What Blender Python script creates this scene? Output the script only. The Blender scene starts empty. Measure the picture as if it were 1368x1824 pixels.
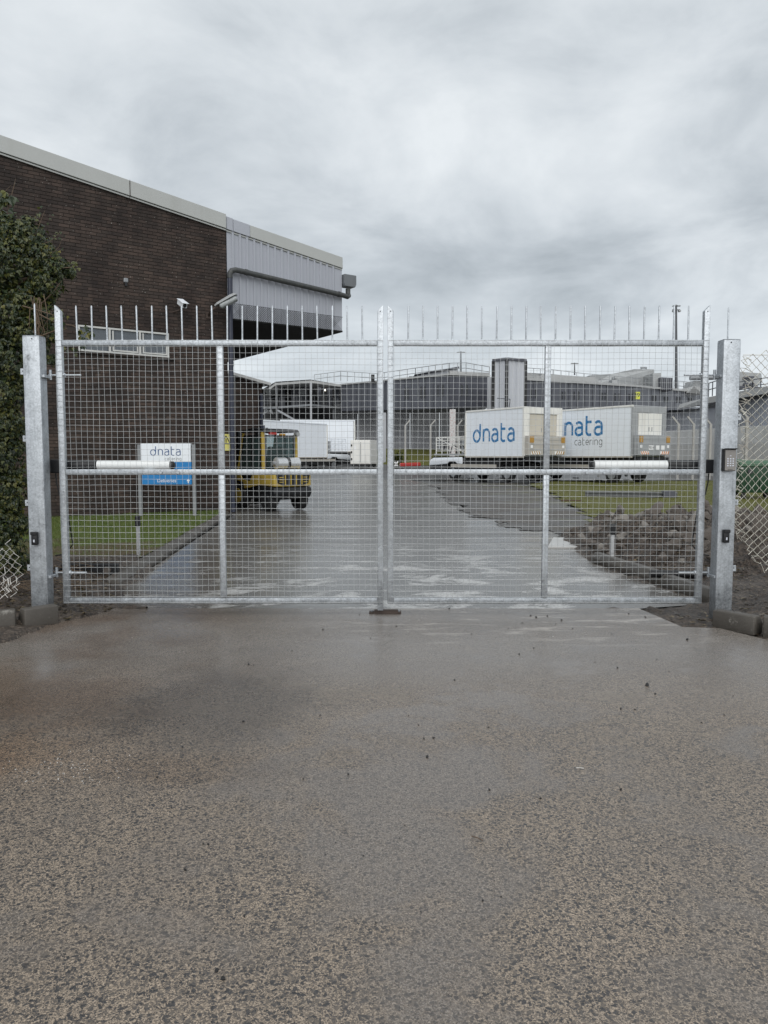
import bpy, bmesh, math, random
import numpy as np
from mathutils import Vector, Matrix, noise

SC = bpy.context.scene
COL = SC.collection
R = math.radians
rnd = random.Random(7)

# ------------------------------------------------------------------ camera
PITCH, CAM_H, FPX = R(4.17), 1.37, 1330.0
cam_d = bpy.data.cameras.new('camera')
cam_d.sensor_width = 36.0
cam_d.lens = 36.0 * FPX / 1824.0
cam_d.clip_start, cam_d.clip_end = 0.05, 2000.0
cam = bpy.data.objects.new('camera', cam_d)
cam.location = (0, 0, CAM_H)
cam.rotation_euler = (R(90) - PITCH, 0, 0)
COL.objects.link(cam)
SC.camera = cam

# ------------------------------------------------------------------ sky, sun, exposure
SUN_EL, SUN_AZ = R(42), R(182)      # azimuth measured clockwise from +Y: behind the camera, a little to the left
W = bpy.data.worlds.new('World')
SC.world = W
W.use_nodes = True
SC.view_settings.view_transform = 'Standard'
SC.view_settings.look = 'None'
SC.view_settings.exposure = 0.42
SC.view_settings.gamma = 1.0
SC.view_settings.use_curve_mapping = False
sun_d = bpy.data.lights.new('sun', 'SUN')
sun_d.energy, sun_d.angle, sun_d.color = 1.5, R(70), (1.0, 0.985, 0.96)
sun = bpy.data.objects.new('sun', sun_d)
sdir = Vector((math.sin(SUN_AZ) * math.cos(SUN_EL), math.cos(SUN_AZ) * math.cos(SUN_EL), math.sin(SUN_EL)))
sun.rotation_euler = sdir.to_track_quat('Z', 'Y').to_euler()
sun.location = (0, -20, 40)
COL.objects.link(sun)


class NT:
    """small helper around a node tree"""
    def __init__(s, tree):
        s.t = tree

    def n(s, typ, **kw):
        nd = s.t.nodes.new(typ)
        for k, v in kw.items():
            setattr(nd, k, v)
        return nd

    def put(s, sock, v):
        if isinstance(v, bpy.types.NodeSocket):
            s.t.links.new(v, sock)
        elif v is not None:
            if sock.type == 'RGBA' and not hasattr(v, '__len__'):
                v = (v, v, v, 1)
            elif sock.type == 'RGBA' and len(v) == 3:
                v = (*v, 1)
            sock.default_value = v

    def m(s, op, a, b=0.5, c=None, clamp=False):
        nd = s.n('ShaderNodeMath', operation=op, use_clamp=clamp)
        s.put(nd.inputs[0], a); s.put(nd.inputs[1], b)
        if c is not None:
            s.put(nd.inputs[2], c)
        return nd.outputs[0]

    def vm(s, op, a, b=(0, 0, 0), out=0):
        nd = s.n('ShaderNodeVectorMath', operation=op)
        s.put(nd.inputs[0], a)
        if op == 'SCALE':
            s.put(nd.inputs['Scale'], b)
        else:
            s.put(nd.inputs[1], b)
        return nd.outputs['Value' if op in ('LENGTH', 'DOT_PRODUCT', 'DISTANCE') else 'Vector']

    def noise(s, vec, scale, detail=4, rough=0.55, dist=0.0, col=False):
        nd = s.n('ShaderNodeTexNoise')
        s.put(nd.inputs['Vector'], vec)
        nd.inputs['Scale'].default_value = scale
        nd.inputs['Detail'].default_value = detail
        nd.inputs['Roughness'].default_value = rough
        nd.inputs['Distortion'].default_value = dist
        return nd.outputs['Color' if col else 'Fac']

    def vor(s, vec, scale, feature='F1', rand=1.0):
        nd = s.n('ShaderNodeTexVoronoi', feature=feature)
        s.put(nd.inputs['Vector'], vec)
        nd.inputs['Scale'].default_value = scale
        nd.inputs['Randomness'].default_value = rand
        return nd

    def step(s, x, lo, hi, a=0.0, b=1.0):
        nd = s.n('ShaderNodeMapRange', interpolation_type='SMOOTHSTEP')
        s.put(nd.inputs['Value'], x)
        nd.inputs['From Min'].default_value = lo
        nd.inputs['From Max'].default_value = hi
        s.put(nd.inputs['To Min'], a); s.put(nd.inputs['To Max'], b)
        return nd.outputs['Result']

    def mix(s, f, a, b, blend='MIX'):
        nd = s.n('ShaderNodeMix', data_type='RGBA', blend_type=blend)
        s.put(nd.inputs[0], f); s.put(nd.inputs[6], a); s.put(nd.inputs[7], b)
        return nd.outputs[2]

    def ramp(s, x, stops):
        nd = s.n('ShaderNodeValToRGB')
        s.put(nd.inputs[0], x)
        el = nd.color_ramp.elements
        while len(el) < len(stops):
            el.new(0.5)
        for e, (p, c) in zip(el, stops):
            e.position = p
            e.color = (*c, 1) if len(c) == 3 else c
        return nd.outputs[0]

    def sep(s, v):
        nd = s.n('ShaderNodeSeparateXYZ'); s.put(nd.inputs[0], v)
        return nd.outputs

    def comb(s, x, y, z):
        nd = s.n('ShaderNodeCombineXYZ')
        s.put(nd.inputs[0], x); s.put(nd.inputs[1], y); s.put(nd.inputs[2], z)
        return nd.outputs[0]

    def bump(s, h, strength=0.5, dist=0.01, normal=None):
        nd = s.n('ShaderNodeBump')
        nd.inputs['Strength'].default_value = strength
        nd.inputs['Distance'].default_value = dist
        s.put(nd.inputs['Height'], h)
        if normal is not None:
            s.put(nd.inputs['Normal'], normal)
        return nd.outputs[0]


# overcast sky: a physical sky almost wholly covered by a procedural cloud deck that covers the whole dome
w = NT(W.node_tree)
bg = W.node_tree.nodes['Background']
skyt = w.n('ShaderNodeTexSky', sky_type='NISHITA')
skyt.sun_disc = False
skyt.sun_elevation, skyt.sun_rotation = SUN_EL, SUN_AZ
tc = w.n('ShaderNodeTexCoord')
d = w.vm('NORMALIZE', tc.outputs['Generated'])
dx, dy, dz = w.sep(d)[:3]
zc = w.m('ADD', w.m('MAXIMUM', dz, 0.0), 0.30)
deck = w.comb(w.m('DIVIDE', dx, zc), w.m('DIVIDE', dy, zc), 0.37)
n1 = w.noise(deck, 1.15, 6, 0.50, 0.35)
n2 = w.noise(w.vm('ADD', deck, (7.3, 2.1, 0)), 3.0, 7, 0.56, 0.45)
n3 = w.noise(w.vm('ADD', deck, (3.1, 9.4, 4)), 7.5, 6, 0.6, 0.3)
cl = w.m('ADD', w.m('MULTIPLY', n1, 0.55), w.m('ADD', w.m('MULTIPLY', n2, 0.38), w.m('MULTIPLY', n3, 0.07)))
ccol = w.ramp(cl, [(0.38, (3.1, 3.42, 3.68)), (0.46, (4.1, 4.45, 4.74)), (0.53, (5.1, 5.45, 5.72)), (0.63, (6.3, 6.6, 6.8))])
lift = w.step(dz, -0.02, 0.26, 1.0, 0.0)           # paler, more even air low down
ccol = w.mix(w.m('MULTIPLY', lift, 0.60), ccol, (6.8, 7.25, 7.6))
skyc = w.mix(0.95, skyt.outputs[0], ccol)
w.put(bg.inputs['Color'], skyc)
bg.inputs['Strength'].default_value = 0.1


# ------------------------------------------------------------------ picture <-> place
CP, SP = math.cos(PITCH), math.sin(PITCH)

def ray(u, v):
    xc, yc = (u - 684.0) / FPX, -(v - 912.0) / FPX
    return Vector((xc, CP + yc * SP, -SP + yc * CP))

def P(u, v, Y):
    dd = ray(u, v)
    t = Y / dd.y
    return Vector((dd.x * t, Y, CAM_H + dd.z * t))

def G(u, v, z=0.0):
    dd = ray(u, v)
    t = (z - CAM_H) / dd.z
    return Vector((dd.x * t, dd.y * t, z))

def proj(p):
    q = Vector(p) - Vector((0, 0, CAM_H))
    dep = q.y * CP - q.z * SP
    up = q.y * SP + q.z * CP
    return 684 + FPX * q.x / dep, 912 - FPX * up / dep


# ------------------------------------------------------------------ mesh helpers
WL = {}      # world location of every parent

class MB:
    def __init__(s):
        s.v, s.f = [], []

    def add(s, vs, fs):
        n = len(s.v)
        s.v += [tuple(x) for x in vs]
        s.f += [tuple(i + n for i in f) for f in fs]
        return s

    def box(s, lo, hi):
        x0, y0, z0 = lo; x1, y1, z1 = hi
        return s.add([(x0, y0, z0), (x1, y0, z0), (x1, y1, z0), (x0, y1, z0), (x0, y0, z1), (x1, y0, z1), (x1, y1, z1), (x0, y1, z1)],
                     [(0, 3, 2, 1), (4, 5, 6, 7), (0, 1, 5, 4), (1, 2, 6, 5), (2, 3, 7, 6), (3, 0, 4, 7)])

    def obox(s, c, a, b, e):
        c, a, b, e = Vector(c), Vector(a), Vector(b), Vector(e)
        vs = [c - a - b - e, c + a - b - e, c + a + b - e, c - a + b - e, c - a - b + e, c + a - b + e, c + a + b + e, c - a + b + e]
        return s.add(vs, [(0, 3, 2, 1), (4, 5, 6, 7), (0, 1, 5, 4), (1, 2, 6, 5), (2, 3, 7, 6), (3, 0, 4, 7)])

    def bar(s, a, b, w_, h, up=(0, 0, 1)):
        a, b = Vector(a), Vector(b)
        ax = (b - a)
        L = ax.length
        ax = ax / L
        up = Vector(up)
        if abs(ax.dot(up)) > 0.98:
            up = Vector((0, 1, 0))
        sd = ax.cross(up).normalized()
        up = sd.cross(ax)
        return s.obox((a + b) / 2, ax * L / 2, sd * w_ / 2, up * h / 2)

    def prism(s, poly, ext):
        n = len(poly)
        poly = [Vector(p) for p in poly]
        ext = Vector(ext)
        vs = poly + [p + ext for p in poly]
        fs = [tuple(range(n - 1, -1, -1)), tuple(range(n, 2 * n))]
        fs += [(i, (i + 1) % n, n + (i + 1) % n, n + i) for i in range(n)]
        return s.add(vs, fs)

    def tube(s, pts, r, n=8, caps=True):
        pts = [Vector(p) for p in pts]
        rs = r if hasattr(r, '__len__') else [r] * len(pts)
        rings = []
        ref = None
        for i, p in enumerate(pts):
            t = (pts[min(i + 1, len(pts) - 1)] - pts[max(i - 1, 0)]).normalized()
            if ref is None:
                ref = Vector((0, 0, 1)) if abs(t.z) < 0.9 else Vector((1, 0, 0))
            a = t.cross(ref).normalized()
            b = a.cross(t).normalized()
            ref = b
            rings.append([p + (a * math.cos(2 * math.pi * k / n) + b * math.sin(2 * math.pi * k / n)) * rs[i] for k in range(n)])
        vs = [q for rg in rings for q in rg]
        fs = []
        for i in range(len(pts) - 1):
            for k in range(n):
                k2 = (k + 1) % n
                fs.append((i * n + k, i * n + k2, (i + 1) * n + k2, (i + 1) * n + k))
        if caps:
            fs.append(tuple(range(n - 1, -1, -1)))
            fs.append(tuple(range((len(pts) - 1) * n, len(pts) * n)))
        return s.add(vs, fs)

    def disc_cyl(s, c, axis, r, h, n=20, r2=None):
        c, axis = Vector(c), Vector(axis).normalized()
        return s.tube([c - axis * h / 2, c + axis * h / 2], [r, r2 if r2 is not None else r], n)

    def build(s, name, m, parent=None, local=False, bevel=0.0, smooth=0.0, recalc=True, seg=1, props=None):
        me = bpy.data.meshes.new(name)
        off = Vector((0, 0, 0))
        if parent is not None and not local:
            off = WL.get(parent.name, Vector((0, 0, 0)))
        vs = s.v if off.length == 0 else [(x - off.x, y - off.y, z - off.z) for x, y, z in s.v]
        me.from_pydata(vs, [], s.f)
        if recalc or bevel:
            bm = bmesh.new()
            bm.from_mesh(me)
            bmesh.ops.recalc_face_normals(bm, faces=bm.faces)
            if bevel:
                ed = [e for e in bm.edges if len(e.link_faces) == 2 and e.calc_face_angle(0) > R(25)]
                bmesh.ops.bevel(bm, geom=ed, offset=bevel, segments=seg, profile=0.5, affect='EDGES', clamp_overlap=True)
            bm.to_mesh(me)
            bm.free()
        if smooth:
            me.polygons.foreach_set('use_smooth', [True] * len(me.polygons))
            me.set_sharp_from_angle(angle=R(smooth))
        if m is not None:
            me.materials.append(m)
        me.update()
        o = bpy.data.objects.new(name, me)
        COL.objects.link(o)
        if parent is not None:
            o.parent = parent
            WL[o.name] = WL.get(parent.name, Vector((0, 0, 0))).copy()
        else:
            WL[o.name] = Vector((0, 0, 0))
        if props:
            for k, v in props.items():
                o[k] = v
        return o


def tag(o, label, cat, group=None, kind=None):
    if label: o['label'] = label
    if cat: o['category'] = cat
    if group: o['group'] = group
    if kind: o['kind'] = kind
    return o

def empty(name, loc, label=None, cat=None, group=None, rz=0.0, kind=None):
    o = bpy.data.objects.new(name, None)
    o.empty_display_size = 0.2
    COL.objects.link(o)
    o.location = loc
    o.rotation_euler = (0, 0, rz)
    WL[o.name] = Vector(loc)
    return tag(o, label, cat, group, kind)

def link_mesh(name, me, parent=None, loc=(0, 0, 0), rot=(0, 0, 0), scale=(1, 1, 1)):
    o = bpy.data.objects.new(name, me)
    COL.objects.link(o)
    o.parent = parent
    o.location, o.rotation_euler, o.scale = loc, rot, scale
    return o

def fast_mesh(name, verts, faces_n, m, parent=None, nsides=3):
    """verts (k,3) array, faces consecutive runs of nsides"""
    me = bpy.data.meshes.new(name)
    nv = len(verts)
    nf = nv // nsides
    me.vertices.add(nv)
    me.vertices.foreach_set('co', np.asarray(verts, dtype=np.float32).ravel())
    me.loops.add(nv)
    me.loops.foreach_set('vertex_index', np.arange(nv, dtype=np.int32))
    me.polygons.add(nf)
    me.polygons.foreach_set('loop_start', np.arange(0, nv, nsides, dtype=np.int32))
    me.update(calc_edges=True)
    me.materials.append(m)
    o = bpy.data.objects.new(name, me)
    COL.objects.link(o)
    o.parent = parent
    return o

def in_poly(x, y, poly):
    c = False
    j = len(poly) - 1
    for i in range(len(poly)):
        xi, yi = poly[i][:2]; xj, yj = poly[j][:2]
        if (yi > y) != (yj > y) and x < (xj - xi) * (y - yi) / (yj - yi) + xi:
            c = not c
        j = i
    return c


# ------------------------------------------------------------------ materials
def new_mat(name):
    m = bpy.data.materials.new(name)
    m.use_nodes = True
    t = NT(m.node_tree)
    b = m.node_tree.nodes['Principled BSDF']
    return m, t, b

def simple(name, col, rough=0.5, metal=0.0, var=0.12, scale=6.0, bump=0.0, bscale=60.0, dirt=0.0, dirtcol=(0.09, 0.08, 0.07), spec=0.5, streak=False):
    m, t, b = new_mat(name)
    tc = t.n('ShaderNodeTexCoord')
    v = tc.outputs['Object']
    n = t.noise(v, scale, 5, 0.6)
    c = t.mix(n, tuple(x * (1 - var) for x in col), tuple(min(1, x * (1 + var)) for x in col))
    if dirt:
        vv = v
        if streak:
            vv = t.vm('MULTIPLY', v, (1, 1, 0.12))
        dn = t.step(t.noise(vv, scale * 1.7, 7, 0.65), 0.48, 0.72)
        c = t.mix(t.m('MULTIPLY', dn, dirt), c, dirtcol)
    t.put(b.inputs['Base Color'], c)
    t.put(b.inputs['Roughness'], t.m('ADD', t.m('MULTIPLY', t.noise(v, scale * 2.3, 4), 0.25), rough - 0.125, clamp=True))
    b.inputs['Metallic'].default_value = metal
    b.inputs['Specular IOR Level'].default_value = spec
    if bump:
        t.put(b.inputs['Normal'], t.bump(t.noise(v, bscale, 5, 0.6), bump, 0.01))
    return m

def galvanised(name, base=0.52, spangle=0.16, drip=0.0, rough=0.42):
    m, t, b = new_mat(name)
    geo = t.n('ShaderNodeNewGeometry')
    v = geo.outputs['Position']
    vo = t.vor(t.vm('ADD', v, t.vm('SCALE', t.noise(v, 30, 2, col=True), 0.02)), 85)
    cellv = t.sep(vo.outputs['Color'])[0]
    big = t.noise(v, 9, 5, 0.6)
    x = t.m('ADD', t.m('MULTIPLY', t.m('SUBTRACT', cellv, 0.5), spangle), t.m('MULTIPLY', t.m('SUBTRACT', big, 0.5), 0.45))
    x = t.m('ADD', x, base)
    if drip:
        wv = t.vm('MULTIPLY', v, (60, 60, 2.2))
        dn = t.step(t.noise(wv, 1.0, 5, 0.6), 0.52, 0.68)
        x = t.m('SUBTRACT', x, t.m('MULTIPLY', dn, drip))
    dull = t.step(t.noise(v, 17, 6, 0.72), 0.56, 0.70)
    x = t.m('SUBTRACT', x, t.m('MULTIPLY', dull, 0.17))
    zz = t.sep(v)[2]
    x = t.m('SUBTRACT', x, t.m('MULTIPLY', t.m('MULTIPLY', t.step(zz, 0.5, 0.05), t.noise(v, 20, 5, 0.7)), 0.35))
    c = t.mix(1.0, t.comb(x, x, x), (0.93, 0.985, 1.04), 'MULTIPLY')
    t.put(b.inputs['Base Color'], c)
    b.inputs['Metallic'].default_value = 0.6
    t.put(b.inputs['Roughness'], t.m('ADD', t.m('MULTIPLY', big, 0.3), rough - 0.15))
    t.put(b.inputs['Normal'], t.bump(t.noise(v, 70, 4), 0.12, 0.004))
    return m

M = {}
M['galv'] = galvanised('galvanised_steel')
M['galv_post'] = galvanised('galvanised_post', 0.50, 0.14, 0.10, 0.45)
M['wire'] = simple('galvanised_wire', (0.50, 0.515, 0.52), 0.36, 0.65, 0.15, 3)
M['link'] = simple('old_fence_wire', (0.62, 0.60, 0.53), 0.55, 0.25, 0.2, 5, dirt=0.5, dirtcol=(0.22, 0.13, 0.08))
M['black'] = simple('black_plastic', (0.009, 0.0095, 0.011), 0.45, 0, 0.25, 12)
M['rubber'] = simple('tyre_rubber', (0.012, 0.012, 0.013), 0.75, 0, 0.3, 9, bump=0.3, bscale=40)
M['darkmetal'] = simple('dark_underbody', (0.010, 0.0105, 0.012), 0.6, 0.1, 0.4, 5, dirt=0.4, dirtcol=(0.03, 0.026, 0.023))
M['white'] = simple('white_paint', (0.82, 0.855, 0.90), 0.4, 0, 0.03, 1.5, dirt=0.10, dirtcol=(0.45, 0.43, 0.4), streak=True)
M['cream'] = simple('cream_paint', (0.77, 0.76, 0.72), 0.45, 0, 0.06, 2, dirt=0.3, dirtcol=(0.4, 0.36, 0.3), streak=True)
M['doorcream'] = simple('door_cream_paint', (0.56, 0.52, 0.44), 0.5, 0, 0.06, 2, dirt=0.3, dirtcol=(0.35, 0.3, 0.24), streak=True)
M['whitetube'] = simple('white_enamel', (0.80, 0.81, 0.80), 0.3, 0, 0.04, 4)
M['truckgrey'] = simple('grey_panel_paint', (0.34, 0.35, 0.36), 0.45, 0.1, 0.12, 3, dirt=0.35, streak=True)
M['beigegrey'] = simple('beige_grey_panel', (0.46, 0.43, 0.38), 0.5, 0.05, 0.1, 3, dirt=0.35, streak=True)
M['blue'] = simple('blue_print', (0.020, 0.175, 0.40), 0.4, 0, 0.04, 3)
M['signblue'] = simple('sign_blue', (0.012, 0.19, 0.48), 0.35, 0, 0.04, 2)
M['navy'] = simple('navy_print', (0.03, 0.085, 0.23), 0.4, 0, 0.04, 3)
M['greyprint'] = simple('grey_print', (0.12, 0.125, 0.13), 0.45, 0, 0.04, 3)
M['whiteprint'] = simple('white_print', (0.8, 0.8, 0.8), 0.4, 0, 0.02, 3)
M['yellow'] = simple('yellow_paint', (0.42, 0.30, 0.058), 0.42, 0, 0.1, 4, dirt=0.35, dirtcol=(0.16, 0.11, 0.04))
M['signyellow'] = simple('pale_yellow_sign', (0.72, 0.66, 0.20), 0.45, 0, 0.06, 8, dirt=0.2, dirtcol=(0.4, 0.36, 0.2))
M['numyellow'] = simple('number_sign_yellow', (0.72, 0.74, 0.06), 0.45, 0, 0.05, 8)
M['amber'] = simple('amber_lens', (0.40, 0.22, 0.04), 0.25, 0, 0.15, 8)
M['orange'] = simple('orange_stripe', (0.62, 0.20, 0.03), 0.4, 0, 0.1, 8)
M['red'] = simple('red_paint', (0.42, 0.035, 0.03), 0.45, 0, 0.15, 6, dirt=0.3)
M['silver'] = simple('aluminium_tank', (0.62, 0.63, 0.64), 0.3, 0.6, 0.06, 5)
M['green'] = simple('green_plastic', (0.018, 0.058, 0.030), 0.45, 0, 0.18, 4, dirt=0.3, dirtcol=(0.05, 0.06, 0.045))
M['greenlid'] = simple('green_lid_plastic', (0.05, 0.115, 0.065), 0.5, 0, 0.15, 5)
M['fascia'] = simple('pale_grey_fascia', (0.41, 0.42, 0.405), 0.5, 0.0, 0.07, 1.2, dirt=0.18, dirtcol=(0.28, 0.28, 0.25), streak=True)
M['cladding'] = simple('pale_blue_grey_cladding', (0.375, 0.39, 0.43), 0.45, 0.05, 0.05, 1.2, dirt=0.14, dirtcol=(0.26, 0.26, 0.27), streak=True)
M['pipe'] = simple('weathered_grey_pipe', (0.05, 0.053, 0.053), 0.55, 0, 0.35, 7, dirt=0.4, dirtcol=(0.13, 0.13, 0.11))
M['downpipe'] = simple('dark_blue_downpipe', (0.028, 0.033, 0.055), 0.4, 0, 0.2, 4, dirt=0.2, dirtcol=(0.1, 0.1, 0.11))
M['hopper'] = simple('grey_hopper', (0.14, 0.15, 0.16), 0.5, 0, 0.15, 6)
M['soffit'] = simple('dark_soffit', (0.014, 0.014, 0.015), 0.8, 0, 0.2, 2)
M['bandgrey'] = simple('dark_grey_facade', (0.085, 0.088, 0.105), 0.45, 0.1, 0.08, 0.6, dirt=0.12, dirtcol=(0.05, 0.05, 0.05), streak=True)
M['lightclad'] = simple('light_grey_cladding', (0.38, 0.39, 0.41), 0.5, 0.05, 0.08, 0.5, dirt=0.2, dirtcol=(0.22, 0.22, 0.22), streak=True)
M['towerclad'] = simple('pale_tower_cladding', (0.50, 0.515, 0.545), 0.45, 0.05, 0.05, 0.5, dirt=0.12, dirtcol=(0.3, 0.3, 0.3), streak=True)
M['lowclad'] = simple('lower_wall_cladding', (0.36, 0.36, 0.37), 0.55, 0, 0.1, 0.5, dirt=0.25, dirtcol=(0.24, 0.235, 0.22), streak=True)
M['roofpale'] = simple('pale_roof', (0.46, 0.46, 0.45), 0.6, 0, 0.08, 0.5, dirt=0.2)
M['plant'] = simple('roof_plant_grey', (0.36, 0.37, 0.37), 0.55, 0.1, 0.12, 0.6, dirt=0.25)
M['steel'] = simple('painted_steel', (0.25, 0.26, 0.27), 0.5, 0.3, 0.15, 3)
M['railing'] = simple('grey_railing', (0.30, 0.31, 0.32), 0.5, 0.3, 0.1, 1)
M['mast'] = simple('mast_steel', (0.10, 0.104, 0.11), 0.5, 0.4, 0.15, 1)
M['brown'] = simple('rusted_steel', (0.065, 0.046, 0.038), 0.8, 0.1, 0.4, 9)
M['winframe'] = simple('white_window_frame', (0.54, 0.54, 0.52), 0.45, 0, 0.08, 4, dirt=0.3, dirtcol=(0.3, 0.28, 0.25))
M['darkwin'] = simple('dark_window', (0.02, 0.022, 0.025), 0.12, 0, 0.2, 1)
M['lampglass'] = simple('lamp_glass', (0.55, 0.57, 0.58), 0.2, 0, 0.1, 8)
M['lampbowl'] = simple('weathered_lamp_bowl', (0.30, 0.32, 0.32), 0.22, 0, 0.25, 8, dirt=0.4)
M['lampbody'] = simple('lamp_grey_body', (0.33, 0.34, 0.34), 0.5, 0.2, 0.15, 8)
M['keypad'] = simple('brushed_keypad', (0.27, 0.255, 0.24), 0.4, 0.5, 0.08, 60)
M['keys'] = simple('pale_keys', (0.62, 0.64, 0.70), 0.3, 0.2, 0.05, 30)
M['concrete_post'] = simple('concrete_post', (0.36, 0.35, 0.33), 0.85, 0, 0.2, 6, bump=0.4, bscale=30, dirt=0.4, dirtcol=(0.18, 0.16, 0.14))
M['dirtyred'] = simple('peeling_red_white_paint', (0.55, 0.54, 0.53), 0.7, 0, 0.1, 5, dirt=0.9, dirtcol=(0.30, 0.06, 0.05))
M['wallgrey'] = simple('grey_wall_concrete', (0.40, 0.395, 0.38), 0.85, 0, 0.1, 0.8, dirt=0.3, dirtcol=(0.25, 0.24, 0.22), streak=True)
M['chunk'] = simple('muddy_broken_concrete', (0.118, 0.100, 0.086), 0.8, 0, 0.5, 7, bump=0.8, bscale=35, dirt=0.5, dirtcol=(0.05, 0.04, 0.034))
M['chunkpale'] = simple('pale_broken_concrete', (0.22, 0.20, 0.178), 0.8, 0, 0.3, 9, bump=0.7, bscale=35, dirt=0.5, dirtcol=(0.10, 0.085, 0.07))
M['stone'] = simple('wet_dark_stone', (0.020, 0.020, 0.021), 0.4, 0, 0.4, 60, bump=0.5, bscale=150)
M['crumb'] = simple('pale_crumbs', (0.55, 0.53, 0.50), 0.7, 0, 0.2, 60)
M['twig'] = simple('brown_twig', (0.10, 0.065, 0.04), 0.8, 0, 0.35, 20)
M['vine'] = simple('pale_vine_stem', (0.12, 0.085, 0.055), 0.8, 0, 0.35, 20)
M['beam'] = simple('weathered_beam', (0.16, 0.165, 0.165), 0.6, 0.2, 0.25, 4, dirt=0.4)
M['bottle'] = simple('white_bottle', (0.72, 0.74, 0.74), 0.35, 0, 0.04, 6)

# lit lamp (small lamp that shines in the gallery)
m, t, b = new_mat('lit_lamp'); b.inputs['Emission Color'].default_value = (1, 0.93, 0.78, 1); b.inputs['Emission Strength'].default_value = 2.0; M['lit'] = m

# window glass: reflects, lets things behind show
def glass_mat(name, tint, opac):
    m, t, b = new_mat(name)
    b.inputs['Base Color'].default_value = (*tint, 1)
    b.inputs['Roughness'].default_value = 0.05
    tr = t.n('ShaderNodeBsdfTransparent'); tr.inputs[0].default_value = (0.75, 0.82, 0.82, 1)
    mx = t.n('ShaderNodeMixShader')
    lw = t.n('ShaderNodeLayerWeight'); lw.inputs[0].default_value = 0.35
    t.put(mx.inputs[0], t.m('ADD', t.m('MULTIPLY', lw.outputs['Fresnel'], 0.6), opac, clamp=True))
    m.node_tree.links.new(tr.outputs[0], mx.inputs[1])
    m.node_tree.links.new(b.outputs[0], mx.inputs[2])
    m.node_tree.links.new(mx.outputs[0], m.node_tree.nodes['Material Output'].inputs[0])
    return m
M['glass'] = glass_mat('window_glass', (0.20, 0.22, 0.245), 0.52)  # grey body colour imitates the pale reflection on the panes
M['cabglass'] = glass_mat('cab_glass', (0.12, 0.17, 0.165), 0.16)

# brick
def brick_mat(name, base, var):
    m, t, b = new_mat(name)
    geo = t.n('ShaderNodeNewGeometry'); oi = t.n('ShaderNodeObjectInfo')
    v = geo.outputs['Position']
    r = t.m('FRACT', t.m('ADD', geo.outputs['Random Per Island'], oi.outputs['Random']))
    c = t.ramp(r, [(0.0, tuple(x * 0.74 for x in base)), (0.35, tuple(x * 0.92 for x in base)), (0.7, (base[0] * 1.12, base[1] * 1.05, base[2])),
                   (1.0, (base[0] * 1.3, base[1] * 1.22, base[2] * 1.18))])
    n = t.noise(v, 1.4, 6, 0.62)
    c = t.mix(t.step(t.m('ADD', t.m('MULTIPLY', n, 0.6), t.m('MULTIPLY', t.noise(t.vm('MULTIPLY', v, (1, 1, 0.25)), 2.6, 5, 0.6), 0.4)), 0.40, 0.60), t.mix(1.0, c, (0.55, 0.55, 0.58), 'MULTIPLY'), c)
    c = t.mix(t.m('MULTIPLY', t.noise(v, 55, 4, 0.7), 0.5), c, t.mix(1.0, c, (0.5, 0.5, 0.52), 'MULTIPLY'))
    vo = t.vor(v, 5.2)
    sp = t.step(t.m('ADD', vo.outputs['Distance'], t.m('MULTIPLY', t.noise(v, 40, 3), 0.10)), 0.075, 0.115, 1.0, 0.0)
    sp = t.m('MULTIPLY', sp, t.step(t.sep(vo.outputs['Color'])[1], 0.55, 0.6))
    vo2 = t.vor(v, 17)
    sp2 = t.m('MULTIPLY', t.step(vo2.outputs['Distance'], 0.08, 0.13, 1.0, 0.0), t.step(t.sep(vo2.outputs['Color'])[2], 0.52, 0.56))
    c = t.mix(t.m('MULTIPLY', t.m('MAXIMUM', sp, sp2), 0.75), c, (0.34, 0.33, 0.30))
    t.put(b.inputs['Base Color'], c)
    b.inputs['Roughness'].default_value = 0.78
    b.inputs['Specular IOR Level'].default_value = 0.25
    t.put(b.inputs['Normal'], t.bump(t.noise(v, 90, 4), 0.35, 0.006))
    return m
M['brick'] = brick_mat('dark_brown_brick', (0.070, 0.054, 0.046), 0.3)
M['mortar'] = simple('dark_mortar', (0.044, 0.037, 0.033), 0.9, 0, 0.3, 5, spec=0.2)
M['mortar2'] = brick_mat('annex_brick_face', (0.058, 0.046, 0.040), 0.3)

# leaves
def leaf_mat(name, dark, mid, tip):
    m, t, b = new_mat(name)
    geo = t.n('ShaderNodeNewGeometry')
    v = geo.outputs['Position']
    r = geo.outputs['Random Per Island']
    cl = t.noise(v, 3.2, 4, 0.6)
    x = t.m('ADD', t.m('MULTIPLY', r, 0.6), t.m('MULTIPLY', cl, 0.55))
    c = t.ramp(x, [(0.2, dark), (0.52, mid), (0.83, tip), (0.95, (tip[0] * 1.25, tip[1] * 1.05, tip[2] * 0.8))])
    t.put(b.inputs['Base Color'], c)
    b.inputs['Roughness'].default_value = 0.38
    b.inputs['Subsurface Weight'].default_value = 0.0
    tl = t.n('ShaderNodeBsdfTranslucent')
    t.put(tl.inputs[0], t.mix(1.0, c, (0.9, 1.0, 0.4), 'MULTIPLY'))
    mx = t.n('ShaderNodeMixShader'); mx.inputs[0].default_value = 0.2
    m.node_tree.links.new(b.outputs[0], mx.inputs[1]); m.node_tree.links.new(tl.outputs[0], mx.inputs[2])
    m.node_tree.links.new(mx.outputs[0], m.node_tree.nodes['Material Output'].inputs[0])
    return m
M['ivy'] = leaf_mat('ivy_leaf', (0.011, 0.021, 0.010), (0.030, 0.048, 0.016), (0.115, 0.120, 0.030))  # lighter tones: yellow-green tips, plus sunlit green put into the leaf colour
M['grass'] = leaf_mat('grass_blade', (0.042, 0.080, 0.016), (0.085, 0.140, 0.026), (0.165, 0.185, 0.055))
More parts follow.
